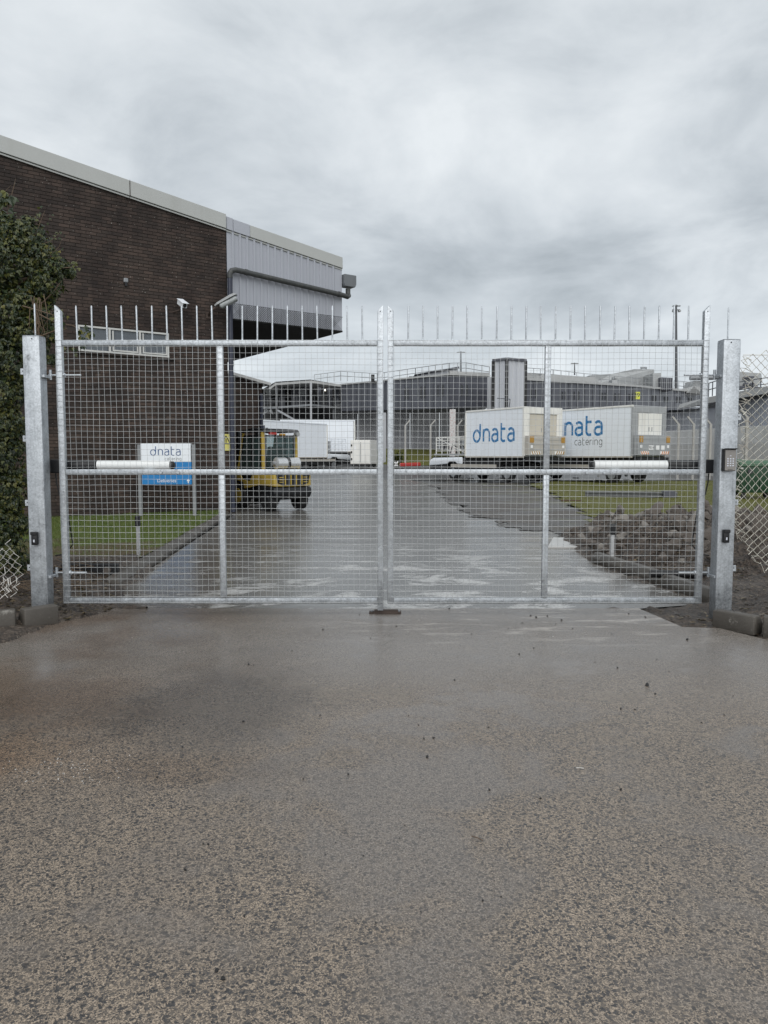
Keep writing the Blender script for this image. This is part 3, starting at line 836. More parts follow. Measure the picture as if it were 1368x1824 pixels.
# ================================================================== GATE
YG = 6.40
GT = 0.05
def gate_leaf(x0, x1, hinge_side, label):
    root = empty('gate_leaf', ((x0 + x1) / 2, YG, 0.1), label, 'gate', 'leaves of the double mesh gate')
    zb, zt, ztip = 0.105, 2.365, 2.655
    for sx, side in ((x0, -1), (x1 - GT, 1)):
        mb = MB()
        lo_z = 0.045 if (side == 1 and hinge_side == -1) else zb
        hl, hr = (ztip, ztip - 0.05) if side == -1 else (ztip - 0.05, ztip)
        mb.prism([(sx, YG, lo_z), (sx + GT, YG, lo_z), (sx + GT, YG, hr), (sx, YG, hl)], (0, GT, 0))
        st = mb.build('stile', M['galv'], root, bevel=0.004, seg=2, smooth=40)
        hb = MB(); hb.disc_cyl((sx + GT / 2, YG - 0.001, ztip - 0.055), (0, 1, 0), 0.0045, 0.004, 8); hb.build('vent_hole', M['black'], st)
    for zz, nm in ((zt - GT, 'top_rail'), (1.222, 'middle_rail'), (zb, 'bottom_rail')):
        mb = MB(); mb.box((x0 + GT + .001, YG + .002, zz), (x1 - GT - .001, YG + GT - .002, zz + GT - 0.002))
        mb.build(nm, M['galv'], root, bevel=0.006, seg=2, smooth=40)
    xm = (x0 + x1) / 2
    for z0, z1 in ((zb + GT, 1.221), (1.223 + GT, zt - GT - .001)):
        mb = MB(); mb.box((xm - GT / 2, YG + .004, z0), (xm + GT / 2, YG + GT - .004, z1))
        mb.build('mullion', M['galv'], root, bevel=0.005, seg=2, smooth=40)
    # welded wire mesh on the front of the frame
    mb = MB(); rs = random.Random(int(x0 * 100))
    r = 0.0013
    nz_ = int((zt - zb - 0.02) / 0.05); nxw = int((x1 - x0 - 0.01) / 0.05)
    yw = YG - 0.0035
    ph = [rs.uniform(0, 6) for _ in range(4)]
    def bow(x, z):
        return 0.0035 * math.sin(x * 3.1 + z * 2.0 + ph[0]) - 0.003
    for i in range(nz_ + 1):
        z = zb + 0.012 + i * (zt - zb - 0.02) / nz_
        o1 = rs.uniform(-.0015, .0015)
        pts = [(x0 + 0.004 + (x1 - x0 - 0.008) * k / 14, yw, z + o1 + 0.0025 * math.sin(k * 1.3 + i * .37 + ph[1])) for k in range(15)]
        mb.tube(pts, r, 5)
    for i in range(nxw + 1):
        x = x0 + 0.006 + i * (x1 - x0 - 0.012) / nxw
        o1 = rs.uniform(-.002, .002)
        pts = [(x + o1 + 0.0028 * math.sin(k * 1.1 + i * .51 + ph[2]), yw - 0.004, zb + 0.006 + (zt - zb - 0.01) * k / 12) for k in range(13)]
        mb.tube(pts, r, 5)
    mb.build('wire_mesh', M['wire'], root, recalc=False)
    # spikes
    n = 20
    for i in range(n):
        x = x0 + GT + (x1 - x0 - 2 * GT) * (i + 1) / (n + 1)
        mb = MB()
        lx = rs.uniform(-.004, .004)
        mb.tube([(x, YG + GT / 2, zt - 0.001), (x + lx * .9, YG + GT / 2, ztip - 0.012), (x + lx, YG + GT / 2, ztip - 0.002)], [0.0070, 0.0070, 0.002], 10)
        mb.tube([(x, YG + GT / 2, zt - 0.001), (x, YG + GT / 2, zt + 0.007)], [0.011, 0.007], 10)
        mb.build('spike', M['galv'], root, smooth=40)
    # adjustable hinges on the post side
    hx = x0 if hinge_side == -1 else x1
    s = hinge_side
    for hz in (2.07, 0.375):
        mb = MB()
        mb.tube([(hx - s * 0.20, YG + GT / 2, hz), (hx + s * 0.075, YG + GT / 2, hz)], 0.008, 10)
        h = mb.build('hinge_bolt', M['galv'], root, smooth=40)
        mb = MB(); mb.tube([(hx + s * 0.06, YG + GT / 2, hz - 0.04), (hx + s * 0.06, YG + GT / 2, hz + 0.045)], 0.012, 10)
        mb.build('hinge_pin', M['galv'], h, smooth=40)
        mb = MB(); mb.box((min(hx + s * .055, hx + s * .082), YG - .10, hz - .032), (max(hx + s * .055, hx + s * .082), YG + .03, hz - .008))
        mb.build('hinge_lug', M['galv'], h, bevel=0.003)
        mb = MB()
        xa, xb = hx - s * (GT + 0.001), hx - s * (GT + 0.016)
        mb.disc_cyl(((xa + xb) / 2, YG + GT / 2, hz), (1, 0, 0), 0.020, 0.014, 6)
        mb.build('hinge_nut', M['galv'], h)
    # two bolt heads on the middle rail that hold the ram bracket
    for k in range(2):
        bx = (x0 + GT + 0.82 + 0.15 * k) if s == -1 else (x1 - GT - 0.82 - 0.15 * k)
        mb = MB(); mb.disc_cyl((bx, YG - 0.006, 1.222 + 0.022), (0, 1, 0), 0.013, 0.014, 8)
        mb.build('bolt', M['galv'], root)
    return root
LX0, LX1, RX0, RX1 = -2.78, -0.006, 0.030, 2.755
gate_leaf(LX0, LX1, -1, 'galvanised mesh gate leaf hinged to the post beside the ivy, with drop bolt foot')
gate_leaf(RX0, RX1, 1, 'galvanised mesh gate leaf hinged to the post that carries the keypad')

# floor stop under the meeting stiles
root = empty('gate_stop', (0.02, 6.52, 0), 'rusty low steel gate stop bolted to the concrete where the leaves meet', 'gate stop')
mb = MB(); mb.prism([(-0.085, 6.47, 0.001), (-0.085, 6.50, 0.028), (-0.085, 6.545, 0.028), (-0.085, 6.575, 0.001)], (0.21, 0, 0)); mb.build('ramp', M['brown'], root, bevel=0.003)
for x in (-0.108, 0.128):
    mb = MB(); mb.box((x - .022, 6.485, 0.001), (x + .022, 6.56, 0.012)); f = mb.build('foot_plate', M['brown'], root, bevel=0.002)
    mb = MB(); mb.disc_cyl((x, 6.515, 0.019), (0, 0, 1), 0.012, 0.014, 6); mb.build('bolt_head', M['galv'], f)

# posts
def gate_post(x0, x1, yf, ztop, lug_side, lug_z, label, zfoot=-0.12):
    root = empty('gate_post', ((x0 + x1) / 2, yf + .06, 0), label, 'gate post', 'gate posts')
    mb = MB(); mb.box((x0, yf, zfoot), (x1, yf + 0.125, ztop)); body = mb.build('post_tube', M['galv_post'], root, bevel=0.006, seg=3, smooth=40)
    mb = MB(); mb.box((x0 + .002, yf + .002, ztop + .001), (x1 - .002, yf + .123, ztop + .007)); mb.build('cap_plate', M['galv'], root, bevel=0.002)
    mb = MB(); mb.disc_cyl(((x0 + x1) / 2 + lug_side * -.01, yf - 0.0005, ztop - 0.022), (0, 1, 0), 0.006, 0.003, 10); mb.build('vent_hole', M['black'], body)
    xs = x0 if lug_side == -1 else x1
    for z in lug_z:
        mb = MB(); mb.box((min(xs + lug_side * .001, xs + lug_side * .05), yf + 0.055, z - 0.026), (max(xs + lug_side * .001, xs + lug_side * .05), yf + 0.063, z + 0.026))
        l = mb.build('fence_lug', M['galv'], root, bevel=0.002)
        mb = MB(); mb.disc_cyl((xs + lug_side * .03, yf + 0.0545, z + .003), (0, 1, 0), 0.005, 0.002, 8); mb.build('lug_hole', M['black'], l)
    cx = (x0 + x1) / 2
    mb = MB(); mb.tube([(cx, yf + .09, ztop + .007), (cx, yf + .09, ztop + .27), (cx, yf + .09, ztop + .284)], [.0062, .0062, .002], 10); mb.build('spike', M['galv'], root, smooth=40)
    return root
gate_post(-3.002, -2.860, 6.28, 2.375, -1, (2.09, 1.53, 0.985, 0.43), 'square galvanised gate post in front of the ivy, holding one black photocell')
gate_post(2.82, 2.962, 6.28, 2.345, 1, (1.71, 0.99, 0.425), 'square galvanised gate post beside the chain link fence, holding the keypad', -0.16)

def photocell(x, z, label):
    root = empty('photocell', (x, 6.279, z), label, 'sensor', 'gate photocells')
    mb = MB(); mb.box((x - .025, 6.243, z - .055), (x + .025, 6.279, z + .055)); b0 = mb.build('housing', M['black'], root, bevel=0.006, seg=2, smooth=40)
    mb = MB(); mb.box((x - .027, 6.232, z + .030), (x + .027, 6.262, z + .058)); mb.build('hood', M['black'], root, bevel=0.004)
    mb = MB(); mb.box((x - .006, 6.241, z - .030), (x + .006, 6.2428, z - .008)); mb.build('lens', M['keys'], root)
    return root
pL = P(63, 959, 6.27); pR = P(1292, 955, 6.27)
photocell(pL.x, pL.z, 'black photocell box on the gate post in front of the ivy')
photocell(pR.x, pR.z, 'black photocell box below the keypad on the gate post')

kp = P(1299, 819, 6.25)
root = empty('keypad', (kp.x, 6.279, kp.z), 'grey intercom keypad with four rows of pale keys on the gate post', 'keypad')
mb = MB(); mb.box((kp.x - .054, 6.235, kp.z - .094), (kp.x + .050, 6.279, kp.z + .094)); mb.build('back_box', M['black'], root, bevel=0.006, seg=2)
mb = MB(); mb.box((kp.x - .043, 6.229, kp.z - .090), (kp.x + .047, 6.2345, kp.z + .084)); fp = mb.build('face_plate', M['keypad'], root, bevel=0.002)
mb = MB(); mb.box((kp.x - .050, 6.210, kp.z + .086), (kp.x + .050, 6.2345, kp.z + .096)); mb.build('rain_hood', M['black'], root, bevel=0.003)
for r_ in range(4):
    for c_ in range(3):
        if r_ == 3 and c_ == 1 and False: continue
        mb = MB(); X, Z = kp.x - .021 + c_ * .022, kp.z + .008 - r_ * .019
        mb.box((X - .0065, 6.2262, Z - .0055), (X + .0065, 6.2288, Z + .0055)); mb.build('key', M['keys'], fp, bevel=0.001)
mb = MB(); mb.box((kp.x - .006, 6.2275, kp.z + .030), (kp.x + .006, 6.2288, kp.z + .036)); mb.build('status_lamp', M['keys'], fp)
mb = MB(); mb.box((kp.x - .02, 6.2275, kp.z - .082), (kp.x + .02, 6.2288, kp.z - .079)); mb.build('slot', M['black'], fp)

def opener(s, label):
    """ram opener; s=-1 on the ivy side"""
    y = 6.535
    xp = -2.90 if s == -1 else 2.87
    d_ = 1 if s == -1 else -1
    z = 1.302
    root = empty('gate_opener', (xp, y, z), label, 'gate opener', 'gate ram openers')
    x1, x2, x3 = xp + d_ * 0.40, xp + d_ * 1.035, xp + d_ * 1.075
    mb = MB(); mb.tube([(xp + d_ * .085, y, z), (x1, y, z)], 0.047, 20); mb.build('motor_housing', M['black'], root, bevel=0.006, smooth=35)
    mb = MB(); mb.tube([(x1 + d_ * .001, y, z + .002), (x2, y, z + .002)], 0.041, 24); mb.build('ram_tube', M['whitetube'], root, smooth=35)
    mb = MB(); mb.tube([(x2 + d_ * .001, y, z), (x3 - d_ * .015, y, z), (x3, y, z)], [0.038, 0.036, 0.022], 18); mb.build('end_cap', M['black'], root, smooth=35)
    mb = MB(); mb.box((min(xp + d_ * .0, xp + d_ * .083), y - .05, z - .068), (max(xp + d_ * .0, xp + d_ * .083), y + .05, z + .052)); mb.build('hinge_box', M['black'], root, bevel=0.01, seg=2)
    mb = MB(); mb.bar((xp + d_ * .86, y, z - .045), (xp + d_ * .86, YG + GT + .002, z - .045), .09, .008); mb.build('bracket', M['galv'], root)
    pts = [(xp + d_ * .03, y, z - .07), (xp + d_ * .035, y, z - .15), (xp + d_ * .06, y - .01, z - .25), (xp + d_ * .12, y, z - .38), (xp + d_ * .14, y + .05, z - .7), (xp + d_ * .06, y + .08, z - .79), (xp - d_ * .02, y + .05, z - .80)]
    mb = MB(); mb.tube(pts, 0.006, 8); mb.build('cable', M['black'], root, smooth=60)
    return root
opener(-1, 'white and black ram gate opener fixed to the post in front of the ivy')
opener(1, 'white and black ram gate opener fixed to the keypad post')

# photocell bollards inside the gate
def cell_post(u, v, htop, label):
    p = G(u, v, 0.03)
    root = empty('photocell_post', p, label, 'sensor post', 'photocell posts inside the gate')
    x, y = p.x, p.y
    mb = MB(); mb.box((x - .032, y - .03, 0.0), (x + .032, y + .03, .036)); mb.build('base_plate', M['galv'], root, bevel=.003)
    mb = MB(); mb.box((x - .022, y - .02, .036), (x + .022, y + .02, htop - .11)); mb.build('post', M['silver'], root, bevel=.004)
    mb = MB(); mb.box((x - .030, y - .035, htop - .135), (x + .030, y + .028, htop)); mb.build('sensor_head', M['black'], root, bevel=.008, seg=2)
cell_post(247, 995, 0.60, 'short photocell post with black head standing on the lawn edge')
cell_post(1090, 1003, 0.53, 'short photocell post with black head standing in the rubble')

# ================================================================== BRICK BUILDING
C0 = Vector((-3.85, 18.6, 0))
DW = Vector((0.8214, 0.5704, 0))            # along the gable, towards the right
NW = Vector((-0.5704, 0.8214, 0))           # into the building
ANG = math.atan2(DW.y, DW.x)
SL = math.tan(R(8.1))
ZC = 6.90                                   # underside of the fascia at the corner
def zroof(s):                               # s: metres to the right of the corner (negative = left)
    return ZC - SL * s
def WP(s, z, out=0.0):                      # point on the gable plane
    q = C0 + DW * s - NW * out
    return Vector((q.x, q.y, z))

bld = empty('brick_building', (C0.x, C0.y, 0), 'dark brown brick warehouse with pale sloping fascia and clad overhang', 'building')
# window opening
ws0, ws1, wz0, wz1 = -4.02, -1.86, 3.66, 4.40
def s_of_u(u):
    k = (u - 684) / FPX
    # x = k*(y*CP + ...) ~ iterate with depth at mid height
    s = 0
    for _ in range(20):
        q = WP(s, 4.0)
        uu = proj(q)[0]
        s += (u - uu) * 0.008
    return s
ws0, ws1 = s_of_u(139), s_of_u(301)
def z_at(u, v):
    s = s_of_u(u); z = 4.0
    for _ in range(30):
        z += (proj(WP(s, z))[1] - v) * 0.01
    return z
wz1, wz0 = z_at(220, 586), z_at(220, 631)
SL_END = -16.0
mb = MB()
def wq(s0, s1, za, zb_a, zb_b):
    mb.prism([WP(s0, za), WP(s1, za), WP(s1, zb_b), WP(s0, zb_a)], NW * 0.25)
wq(SL_END, ws0, -0.3, zroof(SL_END), zroof(ws0))
wq(ws0, ws1, -0.3, wz0, wz0)
wq(ws0, ws1, wz1, zroof(ws0), zroof(ws1))
wq(ws1, 0, -0.3, zroof(ws1), zroof(0))
wall = mb.build('wall', M['mortar'], bld)
mb = MB(); mb.prism([WP(0, -.3, -.251), WP(0, -.3, -14), WP(0, zroof(0), -14), WP(0, zroof(0), -.251)], -DW * 0.25); mb.build('side_wall', M['mortar2'], bld)
# bricks
BL, BH, BJ = 0.215, 0.065, 0.010
bmb = MB(); bmb.add([(0, 0, 0), (BL, 0, 0), (BL, 0, BH), (0, 0, BH), (.003, -.009, .003), (BL - .003, -.009, .003), (BL - .003, -.009, BH - .003), (.003, -.009, BH - .003)],
                    [(4, 5, 6, 7), (0, 1, 5, 4), (1, 2, 6, 5), (2, 3, 7, 6), (3, 0, 4, 7)])
bo = bmb.build('brick', M['brick'], wall, local=True); brick_mesh = bo.data
bpy.data.objects.remove(bo)
cand = []; rest = MB()
nrow = int(8.3 / (BH + BJ))
for r_ in range(nrow):
    z = 0.02 + r_ * (BH + BJ)
    k = 0
    off = (BL + BJ) / 2 if r_ % 2 else 0.0
    s = 0.0
    first = True
    while s > -7.2:
        L = BL if not (first and off) else BL / 2 - BJ / 2
        s0 = s - L; s1 = s
        s = s0 - BJ; first = False
        if z + BH > zroof(s1) + 0.02:
            continue
        if s1 > ws0 - .005 and s0 < ws1 + .005 and z + BH > wz0 - .06 and z < wz1 + .005:
            # trim against the opening
            if s0 < ws0 - .05 and s1 > ws0: s1 = ws0 - .005
            elif s1 > ws1 + .05 and s0 < ws1: s0 = ws1 + .005
            else: continue
        cand.append((s0, s1, z))
def vis(c):
    u, v = proj(WP((c[0] + c[1]) / 2, c[2]))
    return 128 < u < 300 and 420 < v < 905 and abs(c[1] - c[0] - BL) < .001
def rankd(c):
    q = WP(c[0], c[2]); return (q - Vector((0, 0, CAM_H))).length
pick = set(sorted([i for i, c in enumerate(cand) if vis(c)], key=lambda i: rankd(cand[i]))[:300])
rsb = random.Random(11)
for i, (s0, s1, z) in enumerate(cand):
    pr = rsb.uniform(0, 0.004)
    if i in pick:
        q = WP(s0, z, pr) - WL[bld.name]
        link_mesh('brick', brick_mesh, wall, q, (0, 0, ANG))
    else:
        a_ = [WP(s0, z, pr), WP(s1, z, pr), WP(s1, z + BH, pr), WP(s0, z + BH, pr)]
        f_ = [WP(s0 + .003, z + .003, pr + .009), WP(s1 - .003, z + .003, pr + .009), WP(s1 - .003, z + BH - .003, pr + .009), WP(s0 + .003, z + BH - .003, pr + .009)]
        rest.add(a_ + f_, [(4, 5, 6, 7), (0, 1, 5, 4), (1, 2, 6, 5), (2, 3, 7, 6), (3, 0, 4, 7)])
rest.build('brickwork', M['brick'], wall, recalc=False, props={'kind': 'stuff'})
# plinth shadow gap is natural; roof and fascia
mb = MB(); mb.prism([WP(SL_END, zroof(SL_END) + .02, -.02), WP(3.35, zroof(3.35) + .02, -.02), WP(3.35, zroof(3.35) + .12, -.02), WP(SL_END, zroof(SL_END) + .12, -.02)], NW * 14); mb.build('roof', M['roofpale'], bld)
FH = 0.335
def fascia(s0, s1, m, out, nm='fascia_panel', fh=FH):
    mb = MB(); mb.prism([WP(s0, zroof(s0), out), WP(s1, zroof(s1), out), WP(s1, zroof(s1) + fh, out), WP(s0, zroof(s0) + fh, out)], NW * (out + .015))
    o = mb.build(nm, m, bld, bevel=0.006)
    mb = MB(); mb.prism([WP(s0, zroof(s0) - .045, out - .03), WP(s1, zroof(s1) - .045, out - .03), WP(s1, zroof(s1) - .012, out - .03), WP(s0, zroof(s0) - .012, out - .03)], NW * .03)
    mb.build('drip_trim', M['fascia'], o)
    return o
sj = s_of_u(244) ; sj = s_of_u(236)
fascia(SL_END, sj - .005, M['fascia'], .09)
fascia(sj + .005, -.02, M['fascia'], .09)
fascia(0.0, 0.17, M['cladding'], .06, fh=.30)
fascia(0.18, 0.62, M['cladding'], .055, fh=.29)
fascia(0.625, 3.30, M['fascia'], .06, fh=.285)
mb = MB(); mb.bar(WP(sj, zroof(sj) - .01, .094), WP(sj, zroof(sj) + FH + .01, .094), .012, .006, up=DW); mb.build('fascia_joint', M['brown'], bld)

# clad overhang
ZO = 4.78
OE = 3.30
def corr(nm, s0, s1, zlo, zhi_f, m, parent, out=0.0, pitch=0.19, dep=0.035):
    prof = []; s = s0
    while s < s1 - 1e-4:
        for f_, o_ in ((0.0, 0.0), (0.60, 0.0), (0.68, dep), (0.92, dep)):
            if s + f_ * pitch <= s1 + 1e-6: prof.append((s + f_ * pitch, o_))
        s += pitch
    prof.append((s1, 0.0))
    mb = MB(); n = len(prof)
    vs = [WP(a, zlo, out + o_) for a, o_ in prof] + [WP(a, zhi_f(a), out + o_) for a, o_ in prof]
    mb.add(vs, [(i, i + 1, n + i + 1, n + i) for i in range(n - 1)])
    return mb.build(nm, m, parent, recalc=False)
canopy_core = MB(); canopy_core.prism([WP(0.004, ZO + .01, -.05), WP(OE - .03, ZO + .01, -.05), WP(OE - .03, zroof(OE - .03) - .01, -.05), WP(0.004, zroof(0) - .01, -.05)], NW * 13.8)
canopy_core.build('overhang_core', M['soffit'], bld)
ss = [0.02, 0.78, 1.54, 2.30, 3.06]
for a_, b2 in zip(ss[:-1], ss[1:]):
    corr('cladding_sheet', a_, b2, ZO, lambda s: zroof(s) + .02, M['cladding'], bld)
mb = MB(); mb.prism([WP(3.063, ZO, .012), WP(OE, ZO, .012), WP(OE, zroof(OE), .012), WP(3.063, zroof(3.063), .012)], NW * .05); mb.build('corner_flashing', M['cladding'], bld)
mb = MB(); mb.prism([WP(OE - .02, ZO, -.045), WP(OE - .02, ZO, -13.8), WP(OE - .02, zroof(OE), -13.8), WP(OE - .02, zroof(OE), -.045)], DW * .03); mb.build('end_cladding', M['cladding'], bld)
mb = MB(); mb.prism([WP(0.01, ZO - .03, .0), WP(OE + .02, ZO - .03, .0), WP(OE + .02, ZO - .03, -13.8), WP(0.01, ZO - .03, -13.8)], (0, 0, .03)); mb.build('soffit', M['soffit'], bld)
# bird net along the lower edge of the cladding
mb = MB(); zn0, zn1 = ZO - .01, ZO + .36
nst = 60
for i in range(-12, nst):
    for sg in (1, -1):
        s0 = i * OE / nst * 1.0; hgt = zn1 - zn0
        a0, a1 = (s0, s0 + hgt) if sg == 1 else (s0 + hgt, s0)
        za, zb_ = zn0, zn1
        if min(a0, a1) < 0.03 or max(a0, a1) > OE: continue
        mb.tube([WP(a0, za, .055), WP(a1, zb_, .055)], .0032, 4, caps=False)
mb.tube([WP(.03, zn1, .055), WP(OE, zn1, .055)], .005, 5); mb.tube([WP(.03, zn0, .055), WP(OE, zn0, .055)], .008, 5)
mb.build('bird_net', M['darkmetal'], bld, recalc=False)

# window
win = MB()
fr = 0.038
inn = 0.05
def wbar(s0, s1, z0, z1, dpt=.05, o=-.045):
    mb2 = MB(); mb2.prism([WP(s0, z0, o + dpt), WP(s1, z0, o + dpt), WP(s1, z1, o + dpt), WP(s0, z1, o + dpt)], NW * dpt); return mb2
wroot = wbar(ws0, ws1, wz1 - fr, wz1, .05).build('window', M['winframe'], bld)
wbar(ws0, ws1, wz0, wz0 + fr, .06).build('frame_rail', M['winframe'], wroot)
wd = (ws1 - ws0)
for i in range(4):
    sc_ = ws0 + wd * i / 3
    lo_ = max(ws0, sc_ - fr * (.5 if 0 < i < 3 else 1)); hi_ = min(ws1, lo_ + fr * 1.1)
    if i == 3: lo_, hi_ = ws1 - fr, ws1
    wbar(lo_, hi_, wz0 + fr + .001, wz1 - fr - .001, .052).build('frame_post', M['winframe'], wroot)
for i in range(3):
    a_, b2 = ws0 + wd * i / 3 + .04, ws0 + wd * (i + 1) / 3 - .04
    MB().prism([WP(a_, wz0 + .045, -.03), WP(b2, wz0 + .045, -.03), WP(b2, wz1 - .045, -.03), WP(a_, wz1 - .045, -.03)], NW * .006).build('pane', M['glass'], wroot)
    if i > 0:
        for q0, q1, z0, z1 in ((a_ + .02, b2 - .0, wz0 + .055, wz0 + .085), (b2 - .032, b2 - .002, wz0 + .086, wz1 - .06), (a_ + .02, a_ + .05, wz0 + .086, wz1 - .06)):
            wbar(q0, q1, z0, z1, .02, -.02).build('sash_bar', M['winframe'], wroot)
mb = MB(); mb.prism([WP(ws0 - .05, wz0 - .055, .05), WP(ws1 + .12, wz0 - .055, .05), WP(ws1 + .12, wz0 - .012, .05), WP(ws0 - .05, wz0 - .012, .05)], NW * .11); mb.build('sill', M['mortar'], wroot, bevel=.004)
mb = MB(); mb.prism([WP(ws0, wz0, -.75), WP(ws1, wz0, -.75), WP(ws1, wz1, -.75), WP(ws0, wz1, -.75)], NW * .02); mb.build('room_back', simple('dim_room_wall', (0.13, 0.14, 0.15), .8), wroot)
mb = MB(); mb.prism([WP(ws0, wz0 - .02, -.06), WP(ws1, wz0 - .02, -.06), WP(ws1, wz0 - .02, -.74), WP(ws0, wz0 - .02, -.74)], (0, 0, .02)); mb.build('inner_sill', M['winframe'], wroot)
for i, (u, hh, lb) in enumerate(((205, .26, 'white bottle with long neck, nearest the hedge side, behind the window pane'), (212, .20, 'squat white jar between two bottles behind the window pane'), (225, .27, 'white bottle with long neck behind the middle window pane, nearest the camera lamp side'))):
    s = s_of_u(u); q = WP(s, wz0 + .001, -.12)
    mb = MB(); mb.tube([q, q + Vector((0, 0, hh * .5)), q + Vector((0, 0, hh * .7)), q + Vector((0, 0, hh))], [.055, .055, .022 if i != 1 else .05, .02 if i != 1 else .048], 14)
    o = mb.build('bottle' if i != 1 else 'jar', M['bottle'], smooth=40)
    tag(o, ('white long necked bottle behind the window pane, on the ivy side of the jar', 'squat white jar between two bottles behind the window pane', 'white long necked bottle behind the window pane, on the camera side of the jar')[i], 'bottle' if i != 1 else 'jar')

# rainwater pipes (parts of the building)
pr_ = 0.055
e0 = WP(0.08, 5.62, .12)
zl = z_at(418, 470)
def on(u, v, Y): return P(u, v, Y)
pA = WP(0.07, 0.0, .14); 
zp0 = 6.18
pts = [WP(.035, 0.02, .13), WP(.035, 5.72, .13)]
mb = MB(); mb.tube(pts, .058, 16); dp = mb.build('downpipe', M['downpipe'], bld, smooth=40)
for z in (1.9, 3.6, 5.2):
    mb = MB(); mb.tube([WP(.035, z, .13), WP(.035, z + .12, .13)], .066, 16); mb.build('pipe_collar', M['downpipe'], dp, smooth=40)
zs, ze = 5.93, 5.68
hp = [WP(.035, 5.72, .13), WP(.038, 5.83, .13), WP(.08, 5.90, .14), WP(.18, zs, .15), WP(.35, zs - .01, .15), WP(3.22, ze + .02, .15), WP(3.40, ze, .13), WP(3.49, ze + .05, .05), WP(3.50, ze + .12, .0), WP(3.50, ze + .24, .0)]
mb = MB(); mb.tube(hp, .066, 16); hz = mb.build('outlet_pipe', M['pipe'], bld, smooth=60)
for s in (.42, 3.1):
    zq = zs - .01 + (ze + .02 - (zs - .01)) * (s - .35) / 2.87
    mb = MB(); mb.tube([WP(s, zq, .15), WP(s + .07, zq - .005, .15)], .076, 16); mb.build('pipe_joint', M['pipe'], hz, smooth=40)
mb = MB(); mb.prism([WP(3.34, ze + .28, .12), WP(3.66, ze + .28, .12), WP(3.70, ze + .36, .12), WP(3.70, ze + .60, .12), WP(3.32, ze + .60, .12), WP(3.32, ze + .36, .12)], NW * .26); mb.build('rainwater_hopper', M['hopper'], bld, bevel=.012)

# fittings on the wall
q = WP(s_of_u(318), z_at(318, 545), .30)
sc_root = empty('security_camera', q, 'white security camera on a bracket above the window', 'security camera')
fd = (Vector((0.55, -0.75, -0.42))).normalized(); rt = fd.cross(Vector((0, 0, 1))).normalized(); upv = rt.cross(fd)
mb = MB(); mb.obox(q, fd * .17, rt * .062, upv * .058); cb = mb.build('housing', M['white'], sc_root, bevel=.015, seg=2)
mb = MB(); mb.obox(q + upv * .066 + fd * .015, fd * .20, rt * .078, upv * .006); mb.build('sun_shield', M['white'], sc_root, bevel=.004)
mb = MB(); mb.disc_cyl(q + fd * .172, fd, .045, .01, 14); mb.build('lens', M['black'], cb)
mb = MB(); mb.tube([q - upv * .06 - fd * .05, q - upv * .16 - fd * .06, WP(s_of_u(309), z_at(309, 556), .02)], .018, 8); mb.build('bracket', M['brown'], sc_root)
q = WP(s_of_u(393), z_at(393, 543), .42)
fl_root = empty('flood_lamp', q, 'grey street style flood lamp on a rusty arm near the building corner', 'lamp')
fd = (DW * .80 - NW * .45 + Vector((0, 0, .50))).normalized(); rt = fd.cross(Vector((0, 0, 1))).normalized(); upv = rt.cross(fd)
mb = MB()
rings = [(-.30, .05, .04), (-.22, .09, .06), (.13, .13, .075), (.26, .115, .065), (.30, .06, .03)]
vs, fs = [], []
for (l, w_, h_) in rings:
    c = q + fd * l + upv * .03
    vs += [c - rt * w_, c - rt * w_ * .6 + upv * h_, c + rt * w_ * .6 + upv * h_, c + rt * w_]
for i in range(len(rings) - 1):
    for k in range(4):
        k2 = (k + 1) % 4
        fs.append((i * 4 + k, i * 4 + k2, i * 4 + 4 + k2, i * 4 + 4 + k))
fs += [(0, 1, 2, 3), (16, 17, 18, 19)]
mb.add(vs, fs); mb.build('lamp_head', M['lampbody'], fl_root, bevel=.006)
mb = MB(); mb.obox(q + fd * .03 - upv * .035, fd * .23, rt * .10, upv * .06); mb.build('bowl', M['lampbowl'], fl_root, bevel=.045, seg=3, smooth=40)
wq_ = WP(s_of_u(372), z_at(372, 562), .02)
mb = MB(); mb.tube([q - fd * .30, q - fd * .42, wq_], .032, 8); mb.build('arm', M['brown'], fl_root)
mb = MB(); mb.obox(wq_, DW * .07, NW * .012, Vector((0, 0, .08))); mb.build('wall_plate', M['brown'], fl_root)
q = WP(s_of_u(226), z_at(226, 500), .03)
vt = empty('wall_vent', q, 'small dark hooded vent fitting high on the brick wall', 'vent')
mb = MB(); mb.obox(q, DW * .05, NW * .04, Vector((0, 0, .05))); mb.build('hood', M['steel'], vt, bevel=.02, seg=2)
mb = MB(); mb.obox(q - Vector((0, 0, .085)), DW * .025, NW * .03, Vector((0, 0, .04))); mb.build('outlet', M['black'], vt)
q = WP(s_of_u(399.5), z_at(399.5, 788), .015)
wsn = empty('warning_sign', q, 'pale yellow warning sign with black triangle on the brick wall corner', 'sign')
mb = MB(); mb.obox(q, DW * .175, NW * .004, Vector((0, 0, .205))); mb.build('plate', M['signyellow'], wsn, bevel=.002)
def tri(cx, cz, r_, o):
    return [WP(cx + r_ * math.sin(a), cz + r_ * math.cos(a), o) for a in (0, 2.0944, 4.1888)]
sq_ = s_of_u(399.5); zq_ = q.z + .03
mb = MB(); A, B = tri(sq_, zq_, .15, .022), tri(sq_, zq_, .105, .022)
mb.add(A + B, [(0, 1, 4, 3), (1, 2, 5, 4), (2, 0, 3, 5)]); mb.build('triangle_symbol', M['black'], wsn, recalc=False)
mb = MB(); mb.obox(WP(sq_, zq_ + .02, .0215), DW * .012, NW * .0015, Vector((0, 0, .04))); mb.obox(WP(sq_, zq_ - .038, .0215), DW * .012, NW * .0015, Vector((0, 0, .01))); mb.build('exclamation_mark', M['black'], wsn)

